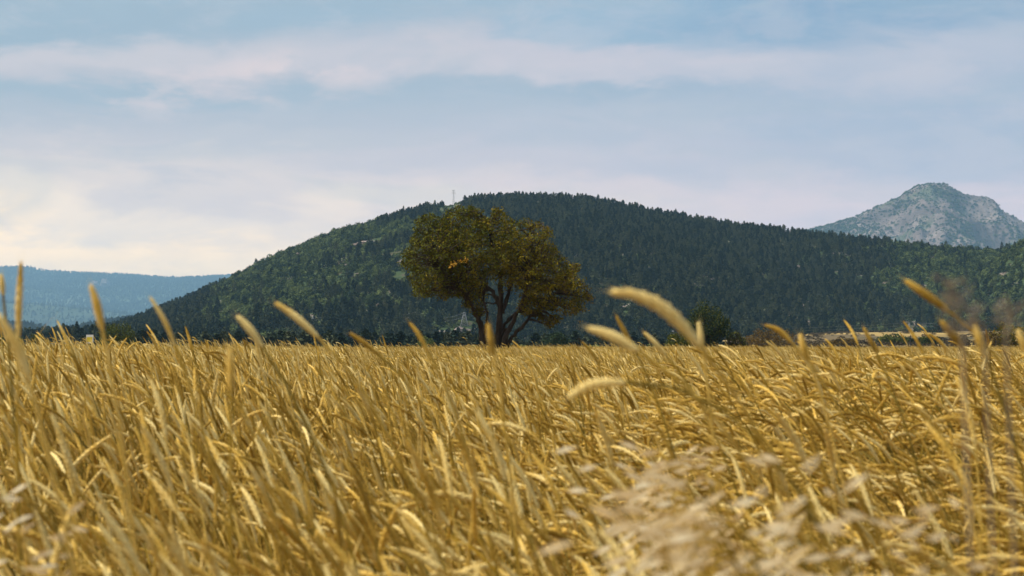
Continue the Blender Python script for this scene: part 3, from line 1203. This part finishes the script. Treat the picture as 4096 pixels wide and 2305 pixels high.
for c, r_ in zip(cl_c, cl_r):
    okl = LP_[:, 2] < c[2] + .3
    d = np.linalg.norm(LP_ - c, axis=1) + np.where(okl, 0, 3) + np.where(LP_[:, 2] < 1.7, 4, 0)
    j = int(np.argmin(d))
    a0 = LP_[j]
    mid = (a0 + c) / 2 + rt.normal(0, .12, 3) + [0, 0, .12]
    g_.tube([a0, (a0 + mid) / 2 + rt.normal(0, .05, 3), mid, (mid + c) / 2 + rt.normal(0, .05, 3), c], [min(.05, LR_[j] * .8), .036, .028, .02, .012], 5)
    for k in range(5):
        d3 = rt.normal(0, 1, 3)
        d3 /= np.linalg.norm(d3)
        g_.tube([c, c + d3 * r_ * .5 + rt.normal(0, .03, 3), c + d3 * r_ * 1.05], [.012, .008, .004], 3)
br = link('branches', g_.mesh('branches', [M['bark']]), tree)
br['kind'] = 'stuff'
(lv, lf), lp = crown_leaves(cl_c, cl_r, 640, .059, rt)
# what colour a spray has: greener above left, browner low right
sx, sz = lp[:, 0], lp[:, 2]
tone = fbm(sx * 1.1 + 30, sz * 1.1 + lp[:, 1], 7, 3) * .9 + (sx * .10 - (sz - 4.2) * .10) + rt.normal(0, .22, len(sx))
mi = np.where(tone > .62, 2, np.where(tone < -.12, 1, 0))
cr_ = link('crown', mesh('crown', lv, lf, [M['leaf_olive'], M['leaf_green'], M['leaf_brown']], mi), tree)
cr_['kind'] = 'stuff'
yc = np.array([TP(660, 640, -2.3), TP(715, 625, -2.4), TP(760, 620, -2.4), TP(640, 665, -2.3)]) - base
(yv, yf), _ = crown_leaves(yc, [.16, .12, .12, .1], 900, .07, rt)
yl = link('yellow_spray', mesh('yellow_spray', yv, yf, [M['leaf_yellow']]), tree)
yl['label'] = 'few bright yellow leaves inside the left of the crown'
(yv, yf), _ = crown_leaves(np.array([TP(1790, 930, 0), TP(1740, 1010, .2), TP(1700, 1110, 0), TP(1770, 900, .3)]) - base, [.22, .2, .12, .2], 330, .05, rt)
link('sparse_twig', mesh('sparse_twig', yv, yf, [M['leaf_brown']]), tree)


def bush(name, px, py_top, wpx, d, label, mats, cat='bush', trunk=False, seed=0, fill=1.0, hmul=1.0, group=None, zfun=gz, per=None):
    """round crown seen px wide at pixel column px (1024 frame) whose top is at py_top"""
    r = np.random.RandomState(seed + 300)
    x0 = (px - 512) / F * d
    ground = float(zfun(x0, d))
    top = CAMZ + (HOR - py_top) / F * d
    W_ = wpx / F * d / 2 * 1.14
    H_ = (top - ground)
    t = empty(name, (x0, d, ground))
    tag(t, label, cat, group)
    H_ *= 1.06
    lo = H_ * (.16 if trunk else .02)
    cs, rs_ = [], []
    rad0 = max(.16 * W_, .25)
    tries = 0
    while len(cs) < 70 and tries < 900:
        tries += 1
        q = r.normal(size=3)
        q /= np.linalg.norm(q)
        q *= r.rand() ** .4
        c = np.array([q[0] * W_, q[1] * W_, lo + (H_ - lo) * .5 + q[2] * (H_ - lo) * .5])
        c[:2] *= (1 - .18 * max(0, -q[2]))
        c *= (.9, .9, .95)
        r_ = rad0 * r.uniform(.9, 1.7)
        if all(np.linalg.norm(c - o_) > .55 * (r_ + r2) for o_, r2 in zip(cs, rs_)):
            cs.append(c)
            rs_.append(r_)
    pxm = d / F
    (v_, f_), p_ = crown_leaves(np.array(cs), rs_, (per or 1.0) * 6.5 * fill / (pxm * 1.3) ** 2, max(.05, pxm * .95), r)
    k = link('crown', mesh('crown', v_, f_, [M[m] for m in mats], r.randint(0, len(mats), len(f_)) if len(mats) > 1 else None), t)
    k['kind'] = 'stuff'
    g_ = G()
    for c in cs[:26]:
        b0 = np.array([r.normal(0, .06), r.normal(0, .06), -.1])
        g_.tube([b0, b0 * .5 + np.array(c) * .5 + r.normal(0, .1, 3), c], [.10 if trunk else .05, .05, .015], 5)
    if trunk:
        g_.tube([(0, 0, -.2), (.05, 0, H_ * .3), (0, .05, H_ * .6)], [.22, .17, .06], 8)
    link('trunk' if trunk else 'stem', g_.mesh('stem', [M['bark']]), t)
    return t


s5 = 1 / 2.5156
bush('round_tree', 1770 * s5, 770 * s5, 128 * s5, 260, 'full round dark green tree standing right of the lone tree', ['leaf_green', 'scrub', 'scrub'], 'tree', True, 1)
bush('shrub', 1705 * s5, 838 * s5, 60 * s5, 255, 'low dark shrub at the left foot of the round green tree', ['leaf_green'], seed=2)
bush('shrub', 1850 * s5, 836 * s5, 50 * s5, 262, 'low brownish shrub at the right foot of the round green tree', ['scrub_dry', 'leaf_green'], seed=3)
bush('bush', 294 * s5, 818 * s5, 92 * s5, 300, 'round dark green bush above the wheat at the left', ['leaf_green', 'scrub'], seed=4)
bush('bush', 1400 * s5, 836 * s5, 62 * s5, 420, 'small dull green bush under the right of the lone tree crown', ['scrub'], seed=5)
bush('bush', 1070 * s5, 846 * s5, 40 * s5, 380, 'small dull green bush left of the lone tree trunks', ['scrub'], seed=6)
bush('bush', 1935 * s5, 832 * s5, 120 * s5, 420, 'open dark brown thicket right of the round green tree', ['scrub_dry', 'leaf_brown'], seed=7, fill=.5)
bush('bush', 2246 * s5, 846 * s5, 72 * s5, 560, 'dark green bush standing in the pale stubble', ['leaf_green', 'scrub'], seed=8)
bush('bush', 2283 * s5, 850 * s5, 36 * s5, 575, 'smaller bluish bush touching the dark one in the stubble', ['scrub'], seed=9)
bush('bush', 2338 * s5, 848 * s5, 58 * s5, 520, 'oval grey green bush in the stubble beside the thin pole', ['scrub', 'leaf_green'], seed=10)
bush('bush', 2538 * s5, 815 * s5, 96 * s5, 330, 'tallest dark bush at the right edge behind the wheat', ['leaf_green', 'leaf_brown'], seed=11)
bush('bush', 2490 * s5, 832 * s5, 52 * s5, 325, 'brown withered bush leaning on the tall dark one at the right', ['scrub_dry', 'leaf_brown'], seed=12, fill=.7)
bush('bush', 2418 * s5, 842 * s5, 50 * s5, 420, 'thin brown bush between the oval and the withered one', ['scrub_dry'], seed=13, fill=.4)
bush('bush', 2120 * s5, 852 * s5, 70 * s5, 480, 'low brown thicket in the dip left of the stubble field', ['scrub_dry', 'leaf_brown'], seed=14, fill=.5)
bush('bush', 2060 * s5, 862 * s5, 56 * s5, 430, 'lower of two brown thickets in the dip before the stubble', ['scrub_dry'], seed=15, fill=.5)
bush('bush', 95 * s5, 838 * s5, 42 * s5, 420, 'dark green bush at the left edge beside the grey yard', ['leaf_green'], seed=16)
bush('bush', 22 * s5, 842 * s5, 66 * s5, 400, 'broad low dark bush in the left corner behind the wheat', ['leaf_green', 'scrub'], seed=17)
for i, (a, b, c_, d_) in enumerate(((2370, 812, 40, 1300), (2400, 808, 60, 1290), (2445, 806, 70, 1270), (2270, 826, 30, 1250), (2210, 834, 36, 1180), (2500, 800, 70, 1330), (2350, 832, 44, 1000))):
    names = ['round bush on the pale slope below the pines', 'broad bush at the bank in front of the pines', 'long grey bush lying under the pines at the right',
             'small green bush by the mast at the wood edge', 'tiny bush on the pale slope left of the mast', 'green bush clump at the foot of the spur', 'small dark bush between the stubble fields']
    bush('bush', a * s5, b * s5, c_ * s5, d_, names[i], ['scrub', 'scrub_dry'], seed=30 + i)

# pines in a row at the left
rp = np.random.RandomState(4)
k = 0
for a in list(np.arange(124, 214, 9)) + [232, 241, 252, 262, 270, 283]:
    d = 900 + rp.uniform(-30, 40)
    px = (a + rp.uniform(-3, 3)) * s5
    x0 = (px - 512) / F * d
    zt = CAMZ + (HOR - (822 + rp.uniform(-6, 9) - (8 if a > 220 else 0)) * s5) / F * d
    o = link('pine_tree', pines[k % 6], None, (x0, d, float(gz(x0, d)) - .2), rp.rand() * 6)
    s = (zt - float(gz(x0, d))) / 8.6
    o.scale = (s * .8, s * .8, s)
    tag(o, 'dark pine in the tight row above the wheat at the left', 'pine tree', 'pine row at the left')
    k += 1

# grey yard and signboard at the left
x0 = (250 * s5 - 512) / F * 330


def sheet(name, x0_, x1_, y0_, y1_, m, lift, nx=24, ny=16):
    X_, Y_ = np.meshgrid(np.linspace(x0_, x1_, nx), np.linspace(y0_, y1_, ny))
    return link(name, grid_mesh(name, X_, Y_, gz(X_, Y_) + lift, m))


yx = (70 * s5 - 512) / F * 700
yard = sheet('gravel_yard', -139, -112, 640, 700, M['gravel'], 1.2)
tag(yard, kind='structure')
d = 230
sx0 = (226 * s5 - 512) / F * d
sg = empty('signboard', (sx0, d, float(gz(sx0, d))))
tag(sg, 'small white and yellow signboard poking out of the wheat at the left', 'sign')
zt = CAMZ + (HOR - 842 * s5) / F * d - float(gz(sx0, d))
g_ = G(); g_.box((0, 0, zt - .42), (.34, .03, .42)); link('board', g_.mesh('board', [M['white']]), sg)
g_ = G(); g_.box((-.03, -.042, zt - .46), (.27, .01, .24)); link('panel', g_.mesh('panel', [M['yellow']]), sg)
g_ = G(); g_.box((.25, -.042, zt - .74), (.035, .01, .09)); link('mark', g_.mesh('mark', [M['dark']]), sg)
for sxx in (-.28, .28):
    g_ = G(); g_.tube([(sxx, .055, -.1), (sxx, .055, zt - .2)], .025, 6); link('post', g_.mesh('post', [M['steel']]), sg)
# thin pole among the bushes on the right
d = 480
px0 = (2306 - 0 + 0) * s5
x0 = (2334 * s5 * 0 + (3642 / 4) - 512) / F * d
pl = empty('utility_pole', (x0, d, float(gz(x0, d))))
tag(pl, 'thin dark utility pole with a small crossbar before the stubble', 'pole')
hz_ = CAMZ + (HOR - 1340 / 4) / F * d - float(gz(x0, d))
g_ = G(); g_.tube([(0, 0, -.3), (0, 0, hz_)], [.09, .07], 6); link('shaft', g_.mesh('shaft', [M['dark']]), pl)
g_ = G(); g_.box((0, 0, hz_ - .3), (.45, .06, .06)); g_.box((0, 0, hz_ - .8), (.35, .05, .05)); link('crossbar', g_.mesh('crossbar', [M['dark']]), pl)
# pale farm track on the slope to the right
vs = []
for x in np.linspace(150, 330, 60):
    y = 1120 + 60 * math.sin(x / 60) + (x - 150) * 1.1
    for o_ in (-4, 4):
        vs.append((x, y + o_, float(gz(x, y + o_)) + .12))
tag(link('track', mesh('track', vs, [(2 * i, 2 * i + 2, 2 * i + 3, 2 * i + 1) for i in range(59)], [M['gravel']])), kind='structure')


# ------------------------------------------------------------------ wheat
def arc(L_, th0, th1, pw, n_, start=(0, 0, 0), sway=0.0):
    """points of a stalk that bends towards -X; angles from the vertical"""
    p = np.array(start, float)
    pts = [p.copy()]
    for i in range(n_):
        t = (i + .5) / n_
        th = th0 + (th1 - th0) * t ** pw
        p = p + L_ / n_ * np.array([-math.sin(th), sway * math.sin(t * 5) * .06, math.cos(th)])
        pts.append(p.copy())
    return pts


def ear_geo(g_, pts, r, m, rng, low=False, awn=.012):
    """ear of overlapping spikelets along the centre line"""
    pts = np.array(pts)
    seg = np.linalg.norm(np.diff(pts, axis=0), axis=1)
    cum = np.concatenate([[0], np.cumsum(seg)])
    L_ = cum[-1]

    def at(s):
        s = min(max(s, 0), L_ - 1e-5)
        k_ = int(np.searchsorted(cum, s, 'right') - 1)
        t = (s - cum[k_]) / seg[k_]
        tg = (pts[k_ + 1] - pts[k_]) / seg[k_]
        return pts[k_] + (pts[k_ + 1] - pts[k_]) * t, tg
    if low:
        g_.tube(pts, [r * .6] + [r] * (len(pts) - 2) + [r * .3], 4, m)
        return
    g_.tube(pts, [r * .5] + [r * .72] * (len(pts) - 2) + [r * .2], 6, m)
    n_ = 15
    rot0 = rng.rand() * 3.14
    for i in range(n_):
        s = L_ * (.02 + .93 * i / n_)
        p, tg = at(s)
        a = np.cross(tg, [.1, 1, .2])
        a /= np.linalg.norm(a)
        b = np.cross(tg, a)
        sz = r * (.62 + .48 * math.sin(math.pi * (i + 1.2) / (n_ + 1.5))) * (1 - .35 * (i / n_) ** 3)
        for side in range(4):
            an = rot0 + side * math.pi / 2 + (i % 2) * math.pi / 4
            o_ = math.cos(an) * a + math.sin(an) * b
            c0 = p + o_ * sz * .35
            c1 = p + o_ * sz * .95 + tg * L_ / n_ * .9
            c2 = p + o_ * sz * .80 + tg * (L_ / n_ * 2.2)
            w_ = np.cross(tg, o_) * sz * .55
            n3 = o_ * sz * .35
            g_.add([c0, c1 + w_, c1 - w_, c1 + n3, c2], [(0, 1, 3), (0, 3, 2), (1, 4, 3), (3, 4, 2)], m)
            if awn and (i + side) % 2 == 0:
                tip = c2 + tg * awn * rng.uniform(.7, 1.6) + o_ * awn * .35
                g_.add([c2 + w_ * .12, c2 - w_ * .12, tip], [(0, 1, 2)], m)


def blade_geo(g_, root, L_, th0, th1, wdt, az, m, n_=6, low=False):
    n_ = 3 if low else n_
    pts = arc(L_, th0, th1, 1.1, n_, (0, 0, 0))
    ca, sa = math.cos(az), math.sin(az)
    vs = []
    for i, p in enumerate(pts):
        t = i / n_
        w_ = wdt * (1 - t) ** .6 * .5 * (1 if i else .6)
        tw = az * .5 + t * 1.6
        side = np.array([math.sin(tw) * .5, math.cos(tw), .3 * math.sin(t * 4)]) * w_
        q = np.array([p[0] * ca, p[0] * sa, p[2]])
        vs += [q - side + root, q + side + root]
    g_.add(vs, [(2 * i, 2 * i + 1, 2 * i + 3, 2 * i + 2) for i in range(n_)], m)


def stalk(seed, low=False, parts=False, upright=None):
    r = np.random.RandomState(seed)
    kind = upright if upright is not None else r.rand()
    th0 = R(r.uniform(-2, 7))
    thn = R(r.uniform(14, 42) + 75 * max(0, kind - .45) * 1.2)
    eb = R(r.uniform(4, 26) + 60 * max(0, kind - .4))
    el = r.uniform(.085, .125)
    L_ = r.uniform(.88, 1.0)
    gs, ge, gb = (G(), G(), G()) if parts else (G(),) * 3
    stem = arc(L_, th0, thn, 3.6, 4 if low else 10, sway=r.uniform(-1, 1))
    gs.tube(stem, [.0023] + [.0019] * (len(stem) - 2) + [.0014], 3 if low else 5, 0, cap=False)
    ear = arc(el, thn, thn + eb, 1, 3 if low else 5, stem[-1])
    er = r.uniform(.0035, .0047)
    ear_geo(ge, ear, er * (.95 if low else 1), 1 if not parts else 0, r, low)
    nb = 2 if low else 3
    for i in range(nb):
        f_ = [.42, .62, .80][i] if not low else [.5, .75][i]
        root = stem[int(f_ * (len(stem) - 1))]
        blade_geo(gb, root, r.uniform(.16, .30), R(r.uniform(5, 35)), R(r.uniform(60, 165)), r.uniform(.004, .009), r.uniform(-1.0, 1.0) + (math.pi if r.rand() < .22 else 0), 2 if not parts else 0, low=low)
    return (gs, ge, gb) if parts else gs


WM = [M['stem'], M['ear'], M['blade']]
forms = [stalk(500 + i, upright=(i + .5) / 24).mesh('wheat_stalk', WM) for i in range(24)]

# near field, stalk by stalk
CELL = .062
ny_, y = [], -1.0
px_, py_ = [], []
while y < 26:
    dens_ = CELL * 1.2 if y < 5 else CELL if y < 10 else CELL * (1 + (y - 10) * .018)
    hw = .215 * max(y, 0) + (2.2 if y > 3 else 2.6)
    k_ = int(2 * hw / dens_)
    xs_ = (np.arange(k_) + rs.rand(k_)) * dens_ - hw
    px_.append(xs_)
    py_.append(np.full(k_, y) + rs.rand(k_) * dens_)
    y += dens_
px_, py_ = np.concatenate(px_), np.concatenate(py_)
keep = np.hypot(px_, py_) > .55
px_, py_ = px_[keep], py_[keep]
n_ = len(px_)
hv = 1 + .07 * fbm(px_ / 1.4, py_ / 1.8, 5, 2) + rs.normal(0, .055, n_)
tall = (rs.rand(n_) < .035) & (py_ > 3.0)
hv = hv + tall * rs.uniform(.05, .20, n_)
hv = np.where(py_ < 3.2, np.minimum(hv, 1.0 + .03 * py_), hv)
# heads shorter close to the lens so that none fills the frame
hv = np.where(py_ < 1.6, np.minimum(hv, .92), hv)
lean = .28 * sstep(-.5, 2.5, px_) - .02 + .10 * fbm(px_ / 2.5, py_ / 3, 9, 2)
rot = np.stack([rs.normal(0, .07, n_), -lean * .9 + rs.normal(0, .09, n_), rs.normal(0, .55, n_)], 1)
rot[:, 2] += np.where(rs.rand(n_) < .12, rs.uniform(-2.6, 2.6, n_), 0)
ws = rs.uniform(.78, 1.1, n_)
scl = np.stack([hv * ws, hv * ws, hv], 1)
bend = .42 + .42 * sstep(-.02, .12, px_ / np.maximum(py_, 2)) + .12 * fbm(px_ / 1.1, py_ / 1.6, 12, 2)
pick = np.clip((bend + rs.normal(0, .28, n_)) * 24, 0, 23.9).astype(int)
pos = np.stack([px_, py_, gz(px_, py_)], 1)
# the nearest stalks in view are separate objects
up = np.clip(hv, 0, 2)
d_ = py_
rowt = HOR + (CAMZ - .93 * hv - gz(px_, py_)) / np.maximum(d_, .1) * F
inv = (np.abs(px_ - .12) < .205 * d_ + .0) & (rowt < 570) & (d_ > 1.2)
near = np.nonzero(inv)[0]
near = near[np.argsort(d_[near])][:230]
mask = np.ones(n_, bool)
mask[near] = False
wf = scatter('wheat_field', pos[mask], rot[mask], scl[mask], pick[mask], forms)
pforms = []
for i in range(12):
    gs, ge, gb = stalk(700 + i, parts=True)
    pforms.append([(nm, g_.mesh(nm, [M[mm]])) for nm, g_, mm in (('stem', gs, 'stem'), ('ear', ge, 'ear'), ('blade', gb, 'blade'))])
for j in near:
    t = empty('wheat_stalk', pos[j])
    t.rotation_euler = rot[j]
    t.scale = scl[j]
    tag(t, 'ripe golden wheat stalk among its like in the blurred front rows', 'wheat stalk', 'wheat stalks in the front rows')
    for nm, me in pforms[j % 12]:
        link(nm, me, t)


# middle and far field in small tufts
def tuft(seed, n_, size):
    r = np.random.RandomState(seed)
    V_, F_, M_, off = [], [], [], 0
    for i in range(n_):
        g_ = stalk(seed * 50 + i, low=True)
        v_ = np.array(g_.v)
        s = 1 + r.normal(0, .06) + (r.uniform(.06, .2) if r.rand() < .05 else 0)
        a = r.normal(0, .42)
        ca, sa = math.cos(a), math.sin(a)
        wd = 1.0
        v_ = np.stack([(v_[:, 0] * ca - v_[:, 1] * sa) * wd, (v_[:, 0] * sa + v_[:, 1] * ca) * wd, v_[:, 2] * s], 1) + [r.uniform(-size, size), r.uniform(-size, size), 0]
        V_.append(v_)
        F_ += [tuple(q + off for q in f) for f in g_.f]
        M_ += g_.m
        off += len(v_)
    return mesh('wheat_tuft', np.concatenate(V_), F_, WM, M_)


tufts = [tuft(20 + i, 46, .26) for i in range(8)]
px_, py_ = [], []
y = 24.5
while y < 175:
    st = .40 * (1 + (y - 24) * .006)
    hw = .225 * y + 3
    k_ = int(2 * hw / st)
    px_.append((np.arange(k_) + rs.rand(k_)) * st - hw)
    py_.append(np.full(k_, y) + rs.rand(k_) * st)
    y += st
px_, py_ = np.concatenate(px_), np.concatenate(py_)
n_ = len(px_)
hv = 1 + .10 * fbm(px_ / 2.6, py_ / 9, 5, 3) + rs.normal(0, .035, n_) + .05 * fbm(px_ / 11, py_ / 20, 6, 2)
scatter('wheat_distance', np.stack([px_, py_, gz(px_, py_)], 1), np.stack([rs.normal(0, .03, n_), rs.normal(-.05, .05, n_), rs.normal(0, .25, n_)], 1),
        np.stack([np.ones(n_), np.ones(n_), hv], 1), rs.randint(0, 8, n_), tufts)
soil = sheet('field_soil', -48, 48, -3, 180, M['soil'], .01, 120, 200)
tag(soil, kind='structure')


# the single ears that stand up against the hill and the sky
def hero(pts2576, d, label, r=.0062, brown=False, dd=0.0, stemx=.10):
    p3 = []
    n0 = len(pts2576)
    for i, (a, b) in enumerate(pts2576):
        p3.append(P(a * s5, b * s5, d + dd * (1 - i / (n0 - 1))))
    p3 = p3[::-1]                   # from the neck to the tip
    # smooth the ear line
    q = []
    for i in range(n0 - 1):
        for s in range(4):
            t = s / 4
            a0, a1, a2, a3 = p3[max(i - 1, 0)], p3[i], p3[i + 1], p3[min(i + 2, n0 - 1)]
            q.append(.5 * ((2 * a1) + (-a0 + a2) * t + (2 * a0 - 5 * a1 + 4 * a2 - a3) * t * t + (-a0 + 3 * a1 - 3 * a2 + a3) * t ** 3))
    q.append(p3[-1])
    neck = q[0]
    tg = q[0] - q[1]
    tg /= np.linalg.norm(tg)
    foot = np.array([neck[0] + stemx + tg[0] * .25, neck[1] + .03, float(gz(neck[0], neck[1]))])
    c1 = neck + tg * .35
    c1[2] = max(c1[2], foot[2] + .4)
    stem = []
    for t in np.linspace(0, 1, 14):
        stem.append((1 - t) ** 2 * foot + 2 * t * (1 - t) * c1 + t * t * neck)
    rg = np.random.RandomState(abs(int(pts2576[0][0])) + 7)
    t_ = empty('wheat_stalk', foot)
    tag(t_, label, 'wheat stalk', 'tall ears standing above the field')
    g_ = G(); g_.tube([s - foot for s in stem], [.0026] * 8 + [.002] * 6, 6, cap=False); link('stem', g_.mesh('stem', [M['stem']]), t_)
    g_ = G(); ear_geo(g_, [s - foot for s in q], r, 0, rg); link('ear', g_.mesh('ear', [M['ear']]), t_)
    g_ = G(); blade_geo(g_, stem[7] - foot, .2, R(15), R(100), .010, rg.uniform(-1, 1), 0); link('blade', g_.mesh('blade', [M['blade']]), t_)
    return t_


hero([(1538, 735), (1600, 744), (1662, 772), (1714, 818), (1758, 868)], 2.25, 'thick blurred wheat ear arching left in front of the round tree', 0.0053, dd=-.02)
hero([(53, 660), (50, 720), (47, 780), (46, 850)], 3.3, 'very upright wheat ear reaching the pale sky at the far left', 0.0042, stemx=.02)
hero([(228, 718), (242, 760), (258, 832)], 3.0, 'brown blurred ear above the dark bush at the left', 0.0046, stemx=.05)
hero([(378, 748), (404, 790), (420, 820), (440, 868)], 3.6, 'slender kinked ear in front of the left foot of the hill', 0.0034)
hero([(2, 690), (8, 742)], 3.6, 'pale ear tip cut by the left edge of the picture', 0.0040, stemx=.02)
hero([(-6, 790), (22, 836), (52, 892), (74, 962)], 2.4, 'brown thick stalk rising from the left edge', 0.0045)
hero([(693, 762), (742, 796), (800, 848)], 3.4, 'straight golden ear slanting left over the dark slope', 0.0045)
hero([(597, 795), (626, 826), (660, 872)], 3.2, 'soft golden ear left of the straight slanting one', 0.0045)
hero([(1480, 825), (1540, 846), (1604, 882)], 2.5, 'blurred ear lying low to the left below the arching one', 0.0048)
hero([(1550, 795), (1568, 828), (1592, 872)], 4.6, 'thin crisp ear crossing above the low blurred one', 0.0040)
hero([(1620, 836), (1645, 860), (1674, 892)], 4.4, 'thin pale ear between the crisp one and the round tree', 0.0040)
hero([(1757, 810), (1762, 840), (1768, 880)], 3.8, 'short upright ear beside the neck of the arching one', 0.0040, stemx=.02)
hero([(1228, 815), (1234, 850), (1242, 894)], 3.2, 'blurred upright ear in front of the trunks of the lone tree', 0.0040, stemx=.02)
hero([(2278, 706), (2330, 742), (2384, 780)], 3.0, 'golden ear pointing left high over the pines at the right', 0.0045)
hero([(2367, 808), (2392, 838), (2424, 876)], 3.1, 'golden blurred ear in front of the stubble at the right', 0.0046)
hero([(2452, 815), (2462, 850), (2482, 900)], 3.0, 'upright blurred ear beside the withered bush at the right', 0.0046, stemx=.03)
hero([(2013, 840), (2020, 868), (2034, 905)], 3.6, 'short blurred ear before the brown thicket', 0.0045, stemx=.03)
hero([(1925, 818), (1960, 832), (1992, 862)], 4.2, 'thin ear nodding left over the brown thicket', 0.0040)
hero([(2172, 824), (2186, 850), (2206, 890)], 4.4, 'thin ear with a bent tip left of the green stubble bush', 0.0038)
hero([(1030, 812), (1052, 840), (1078, 886)], 4.6, 'slim ear at the left of the lone tree trunks', 0.0040)
hero([(880, 838), (912, 860), (950, 890)], 4.2, 'low slanting ear midway along the dark slope', 0.0042)
hero([(578, 878), (580, 930), (580, 985)], 2.9, 'dark upright ear standing in the left part of the field', 0.0043, stemx=.02)
hero([(2560, 830), (2572, 858), (2590, 900)], 3.3, 'ear tip at the right edge in front of the tall bush', 0.0045)
hero([(1430, 1000), (1490, 968), (1572, 962)][::-1][::-1], 2.5, 'pale arched ear drooping left in the middle of the field', 0.0048)


# ------------------------------------------------------------------ wild oats and seed plumes
def oat(seed, dense=24, m='oat'):
    r = np.random.RandomState(seed)
    stem = arc(.88, R(4), R(30), 2.2, 9, sway=r.uniform(-1, 1))
    gs, gh = G(), G()
    gs.tube(stem, [.0022] * 6 + [.0012] * 4, 4, cap=False)
    top = stem[-5:]
    for i in range(dense):
        root = top[i % 5] + (0 if i % 5 == 4 else r.rand() * (top[i % 5 + 1] - top[i % 5]))
        dr = np.array([-.75 + r.normal(0, .5), r.normal(0, .6), .25 + r.normal(0, .35)])
        dr /= np.linalg.norm(dr)
        tip = root + dr * r.uniform(.03, .085)
        mid = (root + tip) / 2 + [0, 0, .008]
        gs.tube([root, mid, tip], [.0006, .0005, .0005], 3, cap=False)
        hang = np.array([-1 + r.normal(0, .2), r.normal(0, .3), -.15 + r.normal(0, .25)])
        hang /= np.linalg.norm(hang)
        l_ = r.uniform(.022, .034)
        for sg_ in (-1, 1):
            sd_ = np.cross(hang, [0, 1, .3])
            sd_ /= np.linalg.norm(sd_)
            op = np.cross(hang, sd_) * sg_
            a = tip
            b = tip + hang * l_ * .45 + op * .0022
            c = tip + hang * l_ + op * .003
            gh.add([a, b + sd_ * .0018, b - sd_ * .0018, c, b + op * .002], [(0, 1, 4), (0, 4, 2), (1, 3, 4), (4, 3, 2)], 0)
    return [('stem', gs.mesh('stem', [M['stem']])), ('panicle', gh.mesh('panicle', [M[m]]))]


oats = [oat(900 + i, 22 + 5 * (i % 3)) for i in range(6)]
ro = np.random.RandomState(9)
oat_spots = []
for i in range(24):
    oat_spots.append((ro.uniform(1500, 1740) + max(0, ro.normal(0, 50)), ro.uniform(1235, 1520)))
for i in range(7):
    oat_spots.append((ro.uniform(1900, 2200), ro.uniform(1360, 1500)))
oat_spots += [(20, 1350), (60, 1400)]
for i, (a, b) in enumerate(oat_spots):
    # distance at which a head 0.28..0.36 m below the lens is seen at this row
    drop_ = ro.uniform(.16, .25) if b > 1150 else ro.uniform(.03, .12)
    d = drop_ * F / (b * s5 - HOR)
    d = min(max(d, 1.6), 3.6)
    x0 = (a * s5 - 512) / F * d
    z_top = CAMZ - (b * s5 - HOR) / F * d - (.02 if b > 1150 else .07)
    base_z = float(gz(x0 + .2, d))
    t = empty('wild_oat', (x0 + .2, d, base_z))
    s = (z_top + .05 - base_z) / .86
    t.scale = (.9, .9, s)
    t.rotation_euler = (0, 0, ro.normal(0, .5))
    if b < 1150 or a < 100:
        tag(t, 'pale wild oat plant hanging among the wheat apart from the big patch', 'wild oat', 'wild oats scattered through the wheat')
    else:
        tag(t, 'pale wild oat with papery husks in the whitish patch at the bottom right', 'wild oat', 'wild oats of the pale patch')
    for nm, me in oats[i % 6]:
        o_ = link(nm, me, t)
        if nm == 'panicle':
            o_['kind'] = 'stuff'


def plume(pts2576, d, label, w_, seed):
    r = np.random.RandomState(seed)
    p3 = [P(a * s5, b * s5, d) for a, b in pts2576][::-1]
    foot = np.array([p3[0][0] + .05, d, float(gz(p3[0][0], d))])
    t = empty('seed_plume', foot)
    tag(t, label, 'grass plume', 'brown seed plumes close to the lens')
    g_ = G()
    g_.tube([np.zeros(3), (p3[0] - foot) * [.6, 1, .6], *[q - foot for q in p3]], .0009, 4, cap=False)
    link('stem', g_.mesh('stem', [M['plume']]), t)
    g_ = G()
    for k in range(16):
        f_ = r.rand() * (len(p3) - 1.001)
        i = int(f_)
        c = p3[i] + (p3[i + 1] - p3[i]) * (f_ - i) - foot
        dr = r.normal(0, 1, 3)
        dr /= np.linalg.norm(dr)
        dr[2] = abs(dr[2]) * .8
        tip = c + dr * w_ * r.uniform(.4, 1)
        g_.tube([c, tip], .0004, 3, cap=False)
        s_ = r.uniform(.0012, .0022)
        e = np.cross(dr, [0, 1, .2])
        g_.add([tip - dr * s_ * 2, tip + e * s_, tip + dr * s_ * 2, tip - e * s_], [(0, 1, 2, 3)])
    link('seed_head', g_.mesh('seed_head', [M['plume']]), t)


plume([(2375, 712), (2410, 745), (2440, 790), (2475, 822)], 1.55, 'blurred brown seed plume slanting over the pines at the right', .014, 1)
plume([(2395, 745), (2410, 790), (2420, 850)], 1.55, 'shorter brown plume crossing under the slanting one', .010, 2)
plume([(2535, 760), (2545, 800), (2530, 840)], 1.55, 'faint brown plume above the tall bush at the right edge', .014, 3)

# ------------------------------------------------------------------ haze
g_ = G()
g_.box((0, 11700, 399), (8900, 12100, 401))
hm = bpy.data.materials.new('haze')
hm.use_nodes = True
hn = hm.node_tree
hn.nodes.clear()
pv = hn.nodes.new('ShaderNodeVolumePrincipled')
pv.inputs['Color'].default_value = (.36, .66, .98, 1)
pv.inputs['Density'].default_value = 4.1e-5
pv.inputs['Anisotropy'].default_value = 0
ho = hn.nodes.new('ShaderNodeOutputMaterial')
hn.links.new(pv.outputs[0], ho.inputs['Volume'])
hz = link('haze', g_.mesh('haze', [hm]))
tag(hz, kind='stuff')
